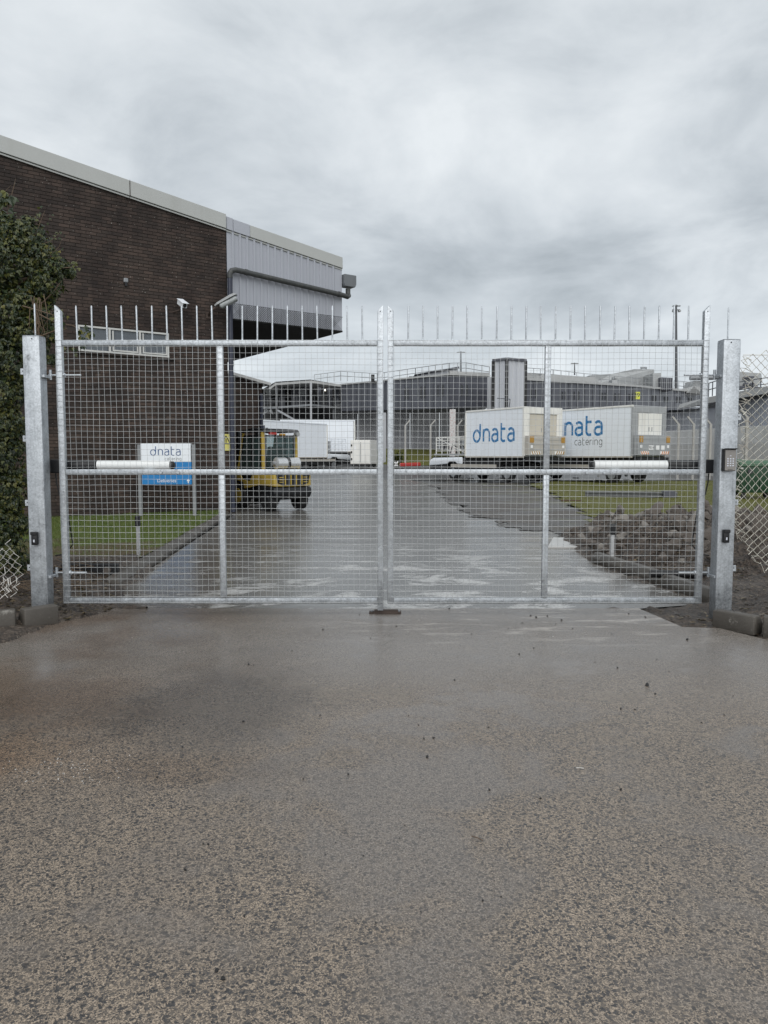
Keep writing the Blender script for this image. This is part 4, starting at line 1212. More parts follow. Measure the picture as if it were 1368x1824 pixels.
# annex: lower brick wing behind, parallel gable
Ya = 31.0
ca = P(467, 684, Ya)
an = empty('brick_annex', (ca.x, ca.y, 0), 'lower dark brick wing with small pitched roof beyond the forklift', 'building')
zc_ = ca.z
def AP(s, z, out=0.0):
    q = Vector((ca.x, ca.y, 0)) + DW * s - NW * out
    return Vector((q.x, q.y, z))
sla = 0.20
mb = MB(); mb.prism([AP(-6, -.2), AP(0, -.2), AP(0, zc_), AP(-6, zc_ + 6 * sla)], NW * 8); mb.build('wall', M['mortar2'], an)
mb = MB()
for r_ in range(int(zc_ / .15) + 4):
    z = .1 + r_ * .15
    mb.prism([AP(-2.5, z, .006), AP(-.01, z, .006), AP(-.01, z + .135, .006), AP(-2.5, z + .135, .006)], NW * .008) if z + .135 < zc_ else None
mb.build('brick_courses', M['brick'], an, props={'kind': 'stuff'})
mb = MB(); mb.prism([AP(-6, zc_ + 6 * sla - .02, .3), AP(.25, zc_ - .25 * sla - .02, .3), AP(.25, zc_ - .25 * sla + .09, .3), AP(-6, zc_ + 6 * sla + .09, .3)], NW * 9); mb.build('roof', M['roofpale'], an)
mb = MB(); mb.tube([AP(.16, zc_ - .3, .2), AP(.16, zc_ - .3, -8)], .13, 10); mb.build('gutter', M['pipe'], an, smooth=50)
mb = MB(); mb.tube([AP(-.1, 0, .1), AP(-.1, zc_ - .4, .1)], .07, 10); mb.build('downpipe', M['downpipe'], an, smooth=50)
mb = MB(); mb.box(tuple(AP(-2.0, 2.2, .05) - Vector((.4, .05, .35))), tuple(AP(-2.0, 2.2, .05) + Vector((.4, .05, .35)))); mb.build('wall_box', M['truckgrey'], an)

# ================================================================== LETTERING (flat print, drawn as strokes)
def arc(cx, cy, rx, ry, a0, a1, n=14):
    return [(cx + rx * math.cos(R(a0 + (a1 - a0) * i / n)), cy + ry * math.sin(R(a0 + (a1 - a0) * i / n))) for i in range(n + 1)]
GLY = {
    'd': (1.0, [arc(.43, .45, .40, .45, 0, 360, 26), [(.84, .42), (.845, 1.42)]]),
    'n': (.78, [[(0.02, 0), (.02, .98)], [(.02, .60)] + arc(.37, .60, .345, .36, 170, 0, 12) + [(.715, 0)]]),
    'a': (.74, [arc(.34, .62, .33, .34, 140, 0, 10) + [(.67, 0)], [(.67, .56), (.36, .56)] + arc(.33, .28, .31, .28, 90, 270, 12) + [(.52, .03), (.67, .16)]]),
    't': (.62, [[(.10, 1.40), (.10, .30)] + arc(.36, .28, .26, .28, 180, 290, 9) + [(.56, .02)], [(.10, .95), (.58, .95)]]),
    'c': (.66, [arc(.40, .49, .37, .46, 55, 305, 16)]),
    'e': (.74, [[(.05, .50), (.70, .50)] + arc(.38, .50, .33, .46, 0, 310, 20)]),
    'r': (.50, [[(.04, 0), (.04, .96)], [(.04, .55)] + arc(.36, .55, .30, .38, 165, 70, 8)]),
    'i': (.20, [[(.06, 0), (.06, .96)], [(.06, 1.22), (.06, 1.36)]]),
    'g': (.78, [arc(.38, .49, .35, .46, 0, 360, 22), [(.73, .95), (.73, -.12)] + arc(.40, -.10, .33, .30, 0, -150, 10)]),
}
def ribbon(mb, pts, w_, fr):
    o, ex, ez = fr
    pts = [Vector((x, y)) for x, y in pts]
    n = len(pts); L = []; Rr = []
    closed = (pts[0] - pts[-1]).length < 1e-4
    for i in range(n):
        if closed and i in (0, n - 1):
            t_ = (pts[1] - pts[-2]).normalized()
        else:
            t_ = (pts[min(i + 1, n - 1)] - pts[max(i - 1, 0)]).normalized()
        nn = Vector((-t_.y, t_.x)) * w_ / 2
        L.append(pts[i] + nn); Rr.append(pts[i] - nn)
    vs = [o + ex * p.x + ez * p.y for p in L] + [o + ex * p.x + ez * p.y for p in Rr]
    mb.add(vs, [(i, i + 1, n + i + 1, n + i) for i in range(n - 1)])
def word(mb, text, o, ex, ez, size, stroke, gap=.24):
    x = 0
    o, ex, ez = Vector(o), Vector(ex) * size, Vector(ez) * size
    lift = ex.cross(ez).normalized()
    for k, ch in enumerate(text):
        wd_, strokes = GLY[ch]
        for j, s in enumerate(strokes):
            ribbon(mb, [(x + a, b2) for a, b2 in s], stroke, (o + lift * (0.0006 * j), ex, ez))
        x += wd_ + gap
    return x - gap
def word_len(text, gap=.24):
    return sum(GLY[c][0] for c in text) + gap * (len(text) - 1)

def font_text(txt, name, m, parent, o, ex, ez, size, align='CENTER'):
    cu = bpy.data.curves.new('tmp_text', 'FONT')
    cu.body = txt; cu.size = size; cu.align_x = align; cu.align_y = 'CENTER'; cu.extrude = 0.0
    ob = bpy.data.objects.new('tmp_text', cu); COL.objects.link(ob)
    dg = bpy.context.evaluated_depsgraph_get()
    me = bpy.data.meshes.new_from_object(ob.evaluated_get(dg))
    bpy.data.objects.remove(ob)
    o, ex, ez = Vector(o), Vector(ex), Vector(ez)
    off = WL.get(parent.name, Vector()) if parent else Vector()
    for vtx in me.vertices:
        p = o + ex * vtx.co.x + ez * vtx.co.y - off
        vtx.co = p
    me.materials.clear(); me.materials.append(m)
    me.name = name
    return link_mesh(name, me, parent)

# ---- company sign on the lawn
YS = 16.6
a_, b_ = P(250, 790, YS), P(340.5, 863, YS)
zmid = P(300, 823, YS).z
sg = empty('company_sign', ((a_.x + b_.x) / 2, YS, 0.08), 'white and blue company sign reading dnata catering Deliveries in front of the brick wall', 'sign')
mb = MB(); mb.box((a_.x, YS, zmid + .001), (b_.x, YS + .09, a_.z)); pw = mb.build('upper_panel', M['white'], sg, bevel=.004)
mb = MB(); mb.box((a_.x + .012, YS, b_.z), (b_.x + .012, YS + .09, zmid - .001)); pb = mb.build('lower_panel', M['signblue'], sg, bevel=.004)
for x in (a_.x - .045, b_.x + .055):
    mb = MB(); mb.box((x - .035, YS + .02, 0.02), (x + .035, YS + .10, a_.z - .02)); mb.build('sign_post', M['steel'], sg, bevel=.006)
mb = MB()
t0 = P(268, 811, YS); t1 = P(322, 811, YS)
sz = (t1.x - t0.x) / word_len('dnata')
word(mb, 'dnata', (t0.x, YS - .004, t0.z - .0), (1, 0, 0), (0, 0, 1), sz, .135); mb.build('lettering', M['navy'], pw, recalc=False)
mb = MB(); t0 = P(294, 820, YS); t1 = P(323, 820, YS); word(mb, 'catering', (t0.x, YS - .004, t0.z), (1, 0, 0), (0, 0, 1), (t1.x - t0.x) / word_len('catering'), .11); mb.build('small_lettering', M['greyprint'], pw, recalc=False)
tq = P(297, 856.5, YS); font_text('Deliveries', 'lettering', M['whiteprint'], pb, (tq.x, YS - .004, tq.z), (1, 0, 0), (0, 0, 1), .105)
tq = P(335.5, 857, YS); mb = MB()
mb.add([(tq.x - .034, YS - .004, tq.z + .0), (tq.x + .034, YS - .004, tq.z + .0), (tq.x + .028, YS - .004, tq.z + .022), (tq.x, YS - .004, tq.z + .045), (tq.x - .028, YS - .004, tq.z + .022)], [(0, 1, 2, 3, 4)])
mb.add([(tq.x - .012, YS - .0045, tq.z - .045), (tq.x + .012, YS - .0045, tq.z - .045), (tq.x + .012, YS - .0045, tq.z), (tq.x - .012, YS - .0045, tq.z)], [(0, 1, 2, 3)])
mb.build('arrow', M['whiteprint'], pb, recalc=False)

# ================================================================== FORKLIFT
def wheel(parent, c, r, w_, rim_m, axis=(0, 1, 0)):
    c, ax = Vector(c), Vector(axis)
    mb = MB()
    prof = [(-.5, .80), (-.46, .94), (-.30, 1.0), (.30, 1.0), (.46, .94), (.5, .80)]
    mb.tube([c + ax * w_ * p for p, _ in prof], [r * q for _, q in prof], 24)
    o = mb.build('wheel', M['rubber'], parent, local=True, smooth=40)
    for s in (-1, 1):
        mb = MB(); mb.tube([c + ax * w_ * .501 * s, c + ax * w_ * (.501 + .04) * s, c + ax * w_ * .515 * s], [r * .58, r * .55, r * .2], 18); mb.build('rim', rim_m, o, local=True, smooth=40)
    return o

fk = empty('forklift', (-3.10, 20.0, 0), 'yellow and black forklift with glazed cab and silver gas tank parked by the brick corner', 'forklift', rz=R(130))
def L(mb, nm, m, par=None, **k):
    return mb.build(nm, M[m], par or fk, local=True, **k)
mb = MB(); mb.prism([(-1.12, -.5, .30), (.95, -.5, .26), (.95, -.5, .55), (.35, -.5, .62), (-.4, -.5, .66), (-1.12, -.5, .62)], (0, 1.0, 0)); L(mb, 'chassis', 'darkmetal', bevel=.02)
mb = MB(); mb.prism([(-1.22, -.57, .62), (-1.24, -.57, .45), (-1.16, -.57, .33), (-.55, -.57, .40), (-.50, -.57, .64)], (0, 1.14, 0)); L(mb, 'counterweight', 'black', bevel=.05, seg=3, smooth=50)
mb = MB(); mb.prism([(-1.22, -.56, .63), (-.5, -.56, .65), (-.50, -.56, 1.00), (-1.14, -.56, 1.02), (-1.20, -.56, .97)], (0, 1.12, 0)); hood = L(mb, 'rear_hood', 'yellow', bevel=.04, seg=3, smooth=50)
mb = MB(); mb.prism([(-1.232, -.51, .965), (-1.232, -.46, .72), (-1.232, -.30, .668), (-1.232, .30, .668), (-1.232, .46, .72), (-1.232, .51, .965)], (.02, 0, 0)); gr = L(mb, 'grille', 'black', hood, bevel=.004)
for y in (-.25, -.08, .08, .25):
    mb = MB(); mb.box((-1.248, y - .014, .68), (-1.233, y + .014, .93)); L(mb, 'grille_bar', 'yellow', hood)
for s in (-1, 1):
    for k in range(3):
        mb = MB(); mb.box((-1.246, s * .36 - .06, .74 + k * .06), (-1.234, s * .36 + .06, .76 + k * .06)); L(mb, 'grille_slat', 'yellow', hood)
for s in (-1, 1):
    y0 = s * .555
    mb = MB(); mb.prism([(-.49, y0 - .02, .66), (.25, y0 - .02, .55), (.62, y0 - .02, .66), (.72, y0 - .02, .98), (.52, y0 - .02, .98), (.40, y0 - .02, .80), (.0, y0 - .02, .74), (-.2, y0 - .02, .98), (-.49, y0 - .02, 1.0)], (0, .04, 0)); L(mb, 'side_panel', 'yellow', bevel=.008)
    mb = MB(); mb.bar((-.60, s * .50, 1.0), (-.58, s * .50, 2.02), .085, .075, up=(1, 0, 0)); L(mb, 'rear_pillar', 'yellow', bevel=.012)
    mb = MB(); mb.bar((.70, s * .52, .95), (.40, s * .50, 2.02), .06, .06, up=(1, 0, 0)); L(mb, 'front_pillar', 'yellow', bevel=.01)
    mb = MB(); mb.prism([(-.53, s * .505, 1.02), (.62, s * .505, 1.02), (.38, s * .495, 1.96), (-.53, s * .495, 1.96)], (0, .008 * s, 0)); L(mb, 'side_window', 'cabglass')
    mb = MB()
    for p0, p1 in (((-.52, s * .515, 1.04), (.58, s * .515, 1.04)), ((-.52, s * .505, 1.94), (.36, s * .505, 1.94)), ((-.50, s * .515, 1.04), (-.50, s * .505, 1.94)), ((.58, s * .515, 1.04), (.36, s * .505, 1.94)), ((-.05, s * .515, 1.04), (-.05, s * .51, 1.94))):
        mb.bar(p0, p1, .035, .035, up=(0, 1, 0))
    L(mb, 'door_frame', 'black')
mb = MB(); mb.prism([(-.72, -.54, 2.03), (-.66, -.54, 2.10), (-.1, -.54, 2.14), (.45, -.54, 2.09), (.56, -.54, 2.03)], (0, 1.08, 0)); rf = L(mb, 'overhead_guard', 'black', bevel=.02, seg=2, smooth=50)
mb = MB(); mb.box((-.60, -.45, 1.03), (-.592, .45, 1.95)); L(mb, 'rear_window', 'cabglass')
mb = MB()
for y in (-.44, .44): mb.bar((-.606, y, 1.02), (-.606, y, 1.96), .05, .03, up=(1, 0, 0))
for z in (1.04, 1.93): mb.bar((-.606, -.44, z), (-.606, .44, z), .05, .03)
L(mb, 'rear_window_frame', 'black')
mb = MB(); mb.box((-.35, -.24, 1.0), (.08, .24, 1.10)); st = L(mb, 'seat', 'black', bevel=.03, seg=2)
mb = MB(); mb.prism([(-.36, -.23, 1.08), (-.24, -.23, 1.10), (-.34, -.23, 1.66), (-.44, -.23, 1.64)], (0, .46, 0)); L(mb, 'seat_back', 'black', st, bevel=.03, seg=2)
mb = MB(); mb.tube([(.42, 0, .95), (.25, 0, 1.28)], .03, 8); sc_ = L(mb, 'steering_column', 'black')
mb = MB(); cpt = [(.24 + .07 * math.cos(a), .17 * math.sin(a), 1.29 + .15 * math.cos(a)) for a in [i * math.pi / 8 for i in range(17)]]; mb.tube(cpt, .014, 6); L(mb, 'steering_wheel', 'black', sc_, smooth=50)
mb = MB(); tk = [(-.93, -.37, 1.22), (-.93, -.33, 1.22), (-.93, .33, 1.22), (-.93, .37, 1.22)]; mb.tube(tk, [.08, .155, .155, .08], 24); tank = L(mb, 'gas_tank', 'silver', bevel=.0, smooth=35)
mb = MB(); mb.tube([(-.93, -.03, 1.22), (-.93, .05, 1.22)], .162, 24); L(mb, 'strap', 'black', tank, smooth=40)
mb = MB(); mb.box((-1.02, -.3, 1.02), (-.84, .3, 1.065)); mb.box((-.96, -.05, 1.065), (-.9, .05, 1.09)); L(mb, 'tank_cradle', 'black', tank, bevel=.006)
mb = MB(); mb.disc_cyl((-.93, .40, 1.22), (0, 1, 0), .05, .06, 12); L(mb, 'valve', 'steel', tank)
mb = MB(); mb.box((-.70, .14, 1.955), (-.62, .36, 2.02)); L(mb, 'tail_lamp', 'red', bevel=.01)
mb = MB(); mb.box((-.70, -.12, 1.94), (-.63, .05, 1.99)); L(mb, 'indicator_lamp', 'amber', bevel=.01)
mb = MB(); mb.tube([(-.76, -.47, 1.98), (-.70, -.47, 1.98), (-.64, -.47, 1.98)], [.055, .06, .03], 14); L(mb, 'work_lamp', 'lampbody', smooth=50)
mb = MB(); mb.tube([(-.5, .42, 2.12), (-.5, .42, 2.20)], [.04, .035], 12); L(mb, 'beacon', 'downpipe', smooth=50)
mb = MB(); mb.tube([(.2, -.1, 2.13), (.2, -.1, 2.17)], [.03, .025], 10); L(mb, 'horn', 'black', smooth=50)
for s in (-1, 1):
    wheel(fk, (-.80, s * .46, .29), .29, .21, M['darkmetal'])
    wheel(fk, (.62, s * .46, .35), .35, .24, M['yellow'])
    mb = MB(); mb.prism([(.25, s * .46 - .13, .56), (.32, s * .46 - .13, .72), (.62, s * .46 - .13, .76), (.95, s * .46 - .13, .70), (.98, s * .46 - .13, .62), (.62, s * .46 - .13, .715)], (0, .26, 0)); L(mb, 'mudguard', 'black', bevel=.006)
    mb = MB(); mb.bar((1.02, s * .30, .08), (1.02, s * .30, 2.08), .10, .13, up=(1, 0, 0)); L(mb, 'mast_rail', 'darkmetal', bevel=.01)
    mb = MB(); mb.prism([(1.13, s * .28 - .05, .06), (2.15, s * .28 - .05, .06), (2.15, s * .28 - .05, .075), (1.18, s * .28 - .05, .105), (1.18, s * .28 - .05, .62), (1.13, s * .28 - .05, .62)], (0, .10, 0)); L(mb, 'fork', 'darkmetal', bevel=.004)
mb = MB(); mb.box((1.08, -.45, .42), (1.125, .45, .50)); mb.box((1.08, -.45, .56), (1.125, .45, .62)); L(mb, 'fork_carriage', 'darkmetal', bevel=.004)
mb = MB(); mb.box((.35, -.42, .62), (.95, .42, .93)); L(mb, 'front_cowl', 'black', bevel=.03, seg=2)
mb = MB(); mb.box((-.60, -.50, .64), (.36, .50, .99)); L(mb, 'engine_cover', 'black', bevel=.02)

# ================================================================== TRUCKS
def truck(loc, rz, Lb, Wd, zb, zt, label, front=3.6, style=1, text=None, group='catering trucks with box bodies'):
    T = empty('catering_truck', loc, label, 'truck', group, rz=rz)
    Lt = Lb + front
    h = Wd / 2
    def K(mb, nm, m, par=None, **k):
        return mb.build(nm, M[m], par or T, local=True, **k)
    mb = MB(); mb.box((.12, -h, zb), (Lb, h, zt - .06)); box = K(mb, 'box_body', 'white', bevel=.02)
    for s in (-1, 1):
        mb = MB(); mb.box((.0, s * h - .035, zt - .10), (Lb + .03, s * h + .035, zt)); K(mb, 'roof_rail', 'cream' if style != 3 else 'white', box, bevel=.01)
        mb = MB(); mb.box((.0, s * h - .03, zb - .07), (Lb + .02, s * h + .03, zb + .02)); K(mb, 'sill_rail', 'beigegrey', box, bevel=.008)
        for x in (.02, Lb - .0):
            mb = MB(); mb.box((x - .02, s * h - .05, zb + .021), (x + .08, s * h + .03, zt - .101)); K(mb, 'corner_post', 'cream' if x > 1 else ('truckgrey' if style == 2 else 'cream'), box, bevel=.01)
        n = int(Lb / 1.2)
        for i in range(1, n):
            x = Lb * i / n
            mb = MB(); mb.box((x - .006, s * h - .004 if s > 0 else s * h - .003, zb + .03), (x + .006, s * h + .003 if s > 0 else s * h + .004, zt - .11)); K(mb, 'panel_joint', 'white', box)
    # rear
    fm = 'cream' if style == 1 else 'truckgrey'
    mb = MB(); mb.box((-.02, -h + .05, zt - .38), (.118, h - .05, zt - .01)); K(mb, 'rear_header', 'cream' if style == 1 else 'truckgrey', bevel=.02)
    for s in (-1, 1):
        mb = MB(); mb.box((-.02, s * (h - .22) - .17, zb + .0), (.118, s * (h - .22) + .17, zt - .381)); K(mb, 'rear_jamb', fm, bevel=.015)
        mb = MB(); mb.box((-.05, s * (h - .25) - .05, zb + 1.1), (-.021, s * (h - .25) + .05, zt - .6)); K(mb, 'lift_guide', 'truckgrey' if style == 2 else 'cream')
    dz0 = zb + 1.12
    for s in (-1, 1):
        mb = MB(); mb.box((.03 if style == 1 else -.045, min(s * .006, s * (h - .40)), dz0), (.09, max(s * .006, s * (h - .40)), zt - .40)); d = K(mb, 'rear_door', 'doorcream' if style == 1 else 'cream', bevel=.012)
        mb = MB(); xx = .03 if style == 1 else -.045
        mb.box((xx - .025, s * .12 - .015, dz0 + .2), (xx - .001, s * .12 + .015, dz0 + .42)); K(mb, 'door_handle', 'steel', d)
    mb = MB(); mb.box((-.34, -h + .02, zb + .08), (-.06, h - .02, zb + 1.10)); lift = K(mb, 'tail_lift', 'beigegrey' if style == 1 else 'truckgrey', bevel=.015)
    for zz in (.35, .62, .88):
        mb = MB(); mb.box((-.352, -h + .10, zb + zz), (-.341, h - .10, zb + zz + .02)); K(mb, 'lift_rib', 'truckgrey', lift)
    for s in (-1, 1):
        yy = s * (h - .24)
        mb = MB(); mb.box((-.375, yy - .15, zb + .72), (-.342, yy + .15, zb + 1.06)); K(mb, 'amber_lamp', 'amber', lift, bevel=.01)
        mb = MB(); mb.box((-.37, yy - .08, zb + .44), (-.342, yy + .08, zb + .60)); K(mb, 'white_marker', 'whiteprint', lift, bevel=.006)
        # chevron board
        mb = MB(); mb.box((-.362, s * (h - .55) - .33, zb + .11), (-.343, s * (h - .55) + .33, zb + .27)); ch = K(mb, 'chevron_board', 'whiteprint', lift)
        for k in range(4):
            y0 = s * (h - .55) - .33 + k * .165
            mb = MB(); mb.add([(-.3635, y0, zb + .11), (-.3635, y0 + .08, zb + .11), (-.3635, y0 + .08 + .08 * s, zb + .27), (-.3635, y0 + .08 * s, zb + .27)] if True else [], [(0, 1, 2, 3)])
            K(mb, 'chevron', 'orange' if style == 2 else 'amber', lift, recalc=False)
    if style == 2:
        for y0, wd_ in ((.28, .42), (-.25, .28), (-.68, .28)):
            mb = MB(); mb.box((-.362, y0 - wd_ / 2, zb + .34), (-.343, y0 + wd_ / 2, zb + .58)); pl_ = K(mb, 'number_plate', 'whiteprint', lift)
        font_text('9014', 'plate_number', M['black'], T, (0, 0, 0), (0, 0, 0), (0, 0, 0), .2) if False else None
    mb = MB(); mb.box((-.30, -h + .05, zb - .22), (-.05, h - .05, zb - .05)); K(mb, 'rear_bumper', 'darkmetal', bevel=.02)
    # under the box
    mb = MB()
    for s in (-1, 1): mb.box((.1, s * .43 - .06, .72), (Lt - .3, s * .43 + .06, .98))
    for x in (.6, 2.2, Lb - .5, Lb + 1.0): mb.box((x - .05, -.42, .76), (x + .05, .42, .94))
    K(mb, 'chassis_rails', 'darkmetal')
    mb = MB()
    for s in (-1, 1):
        mb.bar((.6, s * .75, 1.02), (Lb - .5, s * .75, zb - .1), .09, .12); mb.bar((.6, s * .85, zb - .1), (Lb - .5, s * .85, 1.02), .09, .12)
    mb.box((.3, -h + .25, zb - .16), (Lb - .1, h - .25, zb - .02))
    K(mb, 'scissor_lift', 'darkmetal')
    mb = MB(); mb.box((2.05, -h + .12, .50), (Lt - 3.0, h - .12, zb - .18)); K(mb, 'under_body_shade_block', 'darkmetal', bevel=.03)  # plain dark block, added to deepen the shade under the box
    for s in (-1, 1):
        mb = MB(); mb.box((2.25, s * (h - .08) - .03, .78), (Lb + front - 2.2, s * (h - .08) + .03, .98)); K(mb, 'side_guard', 'beigegrey', bevel=.01)
        for x in (2.35, Lb - .2):
            mb = MB(); mb.box((x - .06, s * (h - .2) - .07, .30), (x + .06, s * (h - .2) + .07, 1.1)); lg = K(mb, 'stabiliser_leg', 'truckgrey', bevel=.008)
            mb = MB(); mb.box((x - .14, s * (h - .2) - .12, .10), (x + .14, s * (h - .2) + .12, .16)); K(mb, 'stabiliser_foot', 'darkmetal', lg)
        for x in (1.45, Lt - 2.3):
            wheel(T, (x, s * (h - .30), .47), .47, .30, M['steel'])
        mb = MB()
        for i in range(8):
            a0, a1 = math.pi * i / 8, math.pi * (i + 1) / 8
            mb.bar((1.45 + .58 * math.cos(a0), s * (h - .28), .47 + .58 * math.sin(a0)), (1.45 + .58 * math.cos(a1), s * (h - .28), .47 + .58 * math.sin(a1)), .02, .34, up=(0, 1, 0))
        K(mb, 'mudguard', 'black')
    # low forward cab below a front platform
    xc = Lt - 2.3
    prof = [(xc - .95, .62), (xc - .70, .62), (xc - .55, .90), (xc - .28, 1.08), (xc + .28, 1.08), (xc + .55, .90), (xc + .68, .58), (Lt - .05, .55), (Lt, .95), (Lt - .35, 1.44), (xc - .95, 1.44)]
    mb = MB(); mb.prism([(x, -h + .10, z) for x, z in prof], (0, Wd - .20, 0)); K(mb, 'cab_base', 'darkmetal', bevel=.02)
    up = [(xc - .95, .98), (xc - .45, 1.0), (xc - .28, 1.12), (xc + .28, 1.12), (xc + .5, .98), (Lt - .01, .86), (Lt + .03, 1.0), (Lt - .12, 1.24), (Lt - .42, 1.36), (xc - .95, 1.40)]
    mb = MB(); mb.prism([(x, -h + .06, z) for x, z in up], (0, Wd - .12, 0)); cab_ = K(mb, 'cab', 'white', bevel=.06, seg=3, smooth=50)
    for s in (-1, 1):
        mb = MB(); mb.disc_cyl((Lt + .0, s * (h - .4), .72), (1, 0, 0), .10, .04, 14); K(mb, 'headlight', 'lampglass', cab_)
    mb = MB(); mb.prism([(Lt + .04, -h + .25, 1.02), (Lt + .04, h - .25, 1.02), (Lt - .10, h - .25, 1.26), (Lt - .10, -h + .25, 1.26)], (.02, 0, .02)); K(mb, 'windscreen', 'darkwin', cab_)
    mb = MB(); mb.box((Lb + .15, -h + .06, 1.50), (Lt - .5, h - .06, 1.60)); pf = K(mb, 'platform', 'truckgrey', bevel=.01)
    mb = MB()
    for s in (-1, 1):
        yy = s * (h - .14)
        for x in [Lb + .25 + i * (front - .9) / 5 for i in range(6)]:
            mb.bar((x, yy, 1.6), (x, yy, 2.62), .045, .045, up=(1, 0, 0))
        for z in (1.78, 2.12, 2.42, 2.62): mb.bar((Lb + .25, yy, z), (Lt - .65, yy, z), .04, .04)
        mb.bar((Lb + .25, yy, 1.65), (Lt - .7, yy, 2.6), .03, .03)
    for z in (1.9, 2.25, 2.6): mb.bar((Lt - .65, -h + .14, z), (Lt - .65, h - .14, z), .04, .04)
    K(mb, 'railing', 'cream' if style in (1, 2) else 'white', pf)
    mb = MB()
    for s in (-1, 1):
        for k in range(3):
            x0 = Lb + .5 + k * .75
            c = [(x0, s * (h - .3), 1.62), (x0 + .1, s * (h - .34), 2.0), (x0 + .35, s * (h - .3), 2.2), (x0 + .55, s * (h - .36), 1.95), (x0 + .6, s * (h - .3), 1.62)]
            mb.tube(c, .035, 6)
    K(mb, 'hoses', 'black', pf, smooth=60) if style != 3 else None
    mb = MB(); mb.box((Lb + .4, -.55, 1.61), (Lb + 1.5, .55, 2.45)); K(mb, 'machinery_box', 'truckgrey', pf, bevel=.02)
    if style == 1:
        for s in (-1, 1):
            mb = MB(); mb.box((Lb + .04, s * (h - .12) - .09, 1.5), (Lb + .2, s * (h - .12) + .09, 3.3)); K(mb, 'guide_column', 'yellow', bevel=.01)
    if text:
        x0, z0, S, cat = text
        mb = MB(); word(mb, 'dnata', (x0, h + .006, z0), (-1, 0, 0), (0, 0, 1), S, .19); K(mb, 'lettering', 'blue', box, recalc=False)
        if cat:
            x1, z1, S1 = cat
            mb = MB(); word(mb, 'catering', (x1, h + .006, z1), (-1, 0, 0), (0, 0, 1), S1, .12); K(mb, 'small_lettering', 'greyprint', box, recalc=False)
    return T, lift

hd1 = Vector((-.55, .836, 0)).normalized(); rg1 = Vector((hd1.y, -hd1.x, 0))
rz1 = math.atan2(hd1.y, hd1.x)
W1 = 2.85
sz1 = (4.15 - .72) / word_len('dnata')
T1, _ = truck(tuple(Vector((7.46, 40, 0)) + rg1 * W1 / 2), rz1, 4.8, W1, 1.43, 4.09, 'white box truck reading dnata with cream rear doors and amber chevrons, short body', 3.7, 1, (4.15, 2.28, sz1, None))
W2 = 2.7
sz2 = 2.69 / (word_len('dnata') - 1.24)
T2, lift2 = truck(tuple(Vector((12.93, 39, 0)) + rg1 * W2 / 2), rz1, 6.3, W2, 1.43, 4.10, 'white box truck reading dnata catering with grey rear tail lift and orange chevrons', 3.6, 2, (4.68 + 1.24 * sz2, 2.62, sz2, (3.95, 2.06, 1.96 / word_len('catering'))))
# number on the plate
rot = Matrix.Rotation(rz1, 4, 'Z')
cu = font_text('9014', 'plate_number', M['black'], None, (-.366, .28, 1.43 + .46), (0, -1, 0), (0, 0, 1), .21)
cu.parent = lift2
# white trucks on the left
hdA = Vector((.546, .838, 0)).normalized(); lfA = Vector((-hdA.y, hdA.x, 0))
WA = 2.6
TA, _ = truck(tuple(Vector((-8.74, 53.8, .28)) + lfA * WA / 2), math.atan2(hdA.y, hdA.x), 7.6, WA, 1.12, 3.80, 'plain white box truck beyond the forklift with white platform railings at its front', 3.4, 3)
hdB = Vector((-.995, -.10, 0)).normalized()
pB = P(630, 815, 66)
rgB = Vector((hdB.y, -hdB.x, 0))
TB, _ = truck((pB.x, 66 + 1.3, .7), math.atan2(hdB.y, hdB.x), 6.5, 2.6, 1.2, 3.95, 'plain white box truck standing behind the railed truck under the gallery', 2.6, 3)

# white service container on a dolly
pc = P(641, 829, 60)
ct = empty('white_container', (pc.x, 60, .55), 'white double door container on a low dolly left of the gate meeting stiles', 'container', rz=R(-14))
mb = MB(); mb.box((-.78, -.0, .30), (.86, 2.2, 2.22)); bx_ = mb.build('body', M['cream'], ct, local=True, bevel=.03, seg=2)
for x0, x1 in ((-.60, .10), (.115, .80)):
    mb = MB(); mb.box((x0, -.03, .38), (x1, -.001, 2.12)); d_ = mb.build('door', M['cream'], bx_, local=True, bevel=.008)
for z in (.7, 1.25, 1.8):
    mb = MB(); mb.box((-.74, -.05, z - .08), (-.64, -.001, z + .08)); mb.build('hinge', M['black'], bx_, local=True)
mb = MB(); mb.bar((.07, -.045, .45), (.07, -.045, 2.05), .03, .03, up=(1, 0, 0)); mb.build('lock_rod', M['steel'], bx_, local=True)
mb = MB(); mb.box((-.45, -.034, 1.45), (-.3, -.031, 1.75)); mb.build('notice', M['whiteprint'], bx_, local=True)
mb = MB(); mb.box((-.7, .05, .12), (.8, 2.1, .295)); mb.build('dolly_frame', M['darkmetal'], ct, local=True, bevel=.01)
for x in (-.6, .68):
    for y in (.3, 1.9):
        wheel(ct, (x, y, .12), .12, .08, M['steel'], (1, 0, 0))

# ================================================================== FAR YARD, BANK
def surf(name, pts, m, kind='structure'):
    mb = MB(); n = len(pts) // 2
    mb.add(pts, [(2 * i, 2 * i + 1, 2 * i + 3, 2 * i + 2) for i in range(n - 1)])
    o = mb.build(name, m, recalc=False); o['kind'] = kind
    for p in o.data.polygons:
        pass
    if o.data.polygons[0].normal.z < 0: o.data.flip_normals()
    return o
surf('yard_ramp', [(-70, 46, -.03), (70, 46, -.03), (-70, 66, .74), (70, 66, .74), (-200, 600, .76), (200, 600, .76)], M['yard'])

def rail_of(p0, p1, h_, n, mb, th=.05):
    p0, p1 = Vector(p0), Vector(p1)
    for z in (h_, h_ * .52):
        mb.bar(p0 + Vector((0, 0, z)), p1 + Vector((0, 0, z)), th, th)
    for i in range(n + 1):
        q = p0 + (p1 - p0) * i / n
        mb.bar(q, q + Vector((0, 0, h_)), th, th, up=(1, 0, 0))

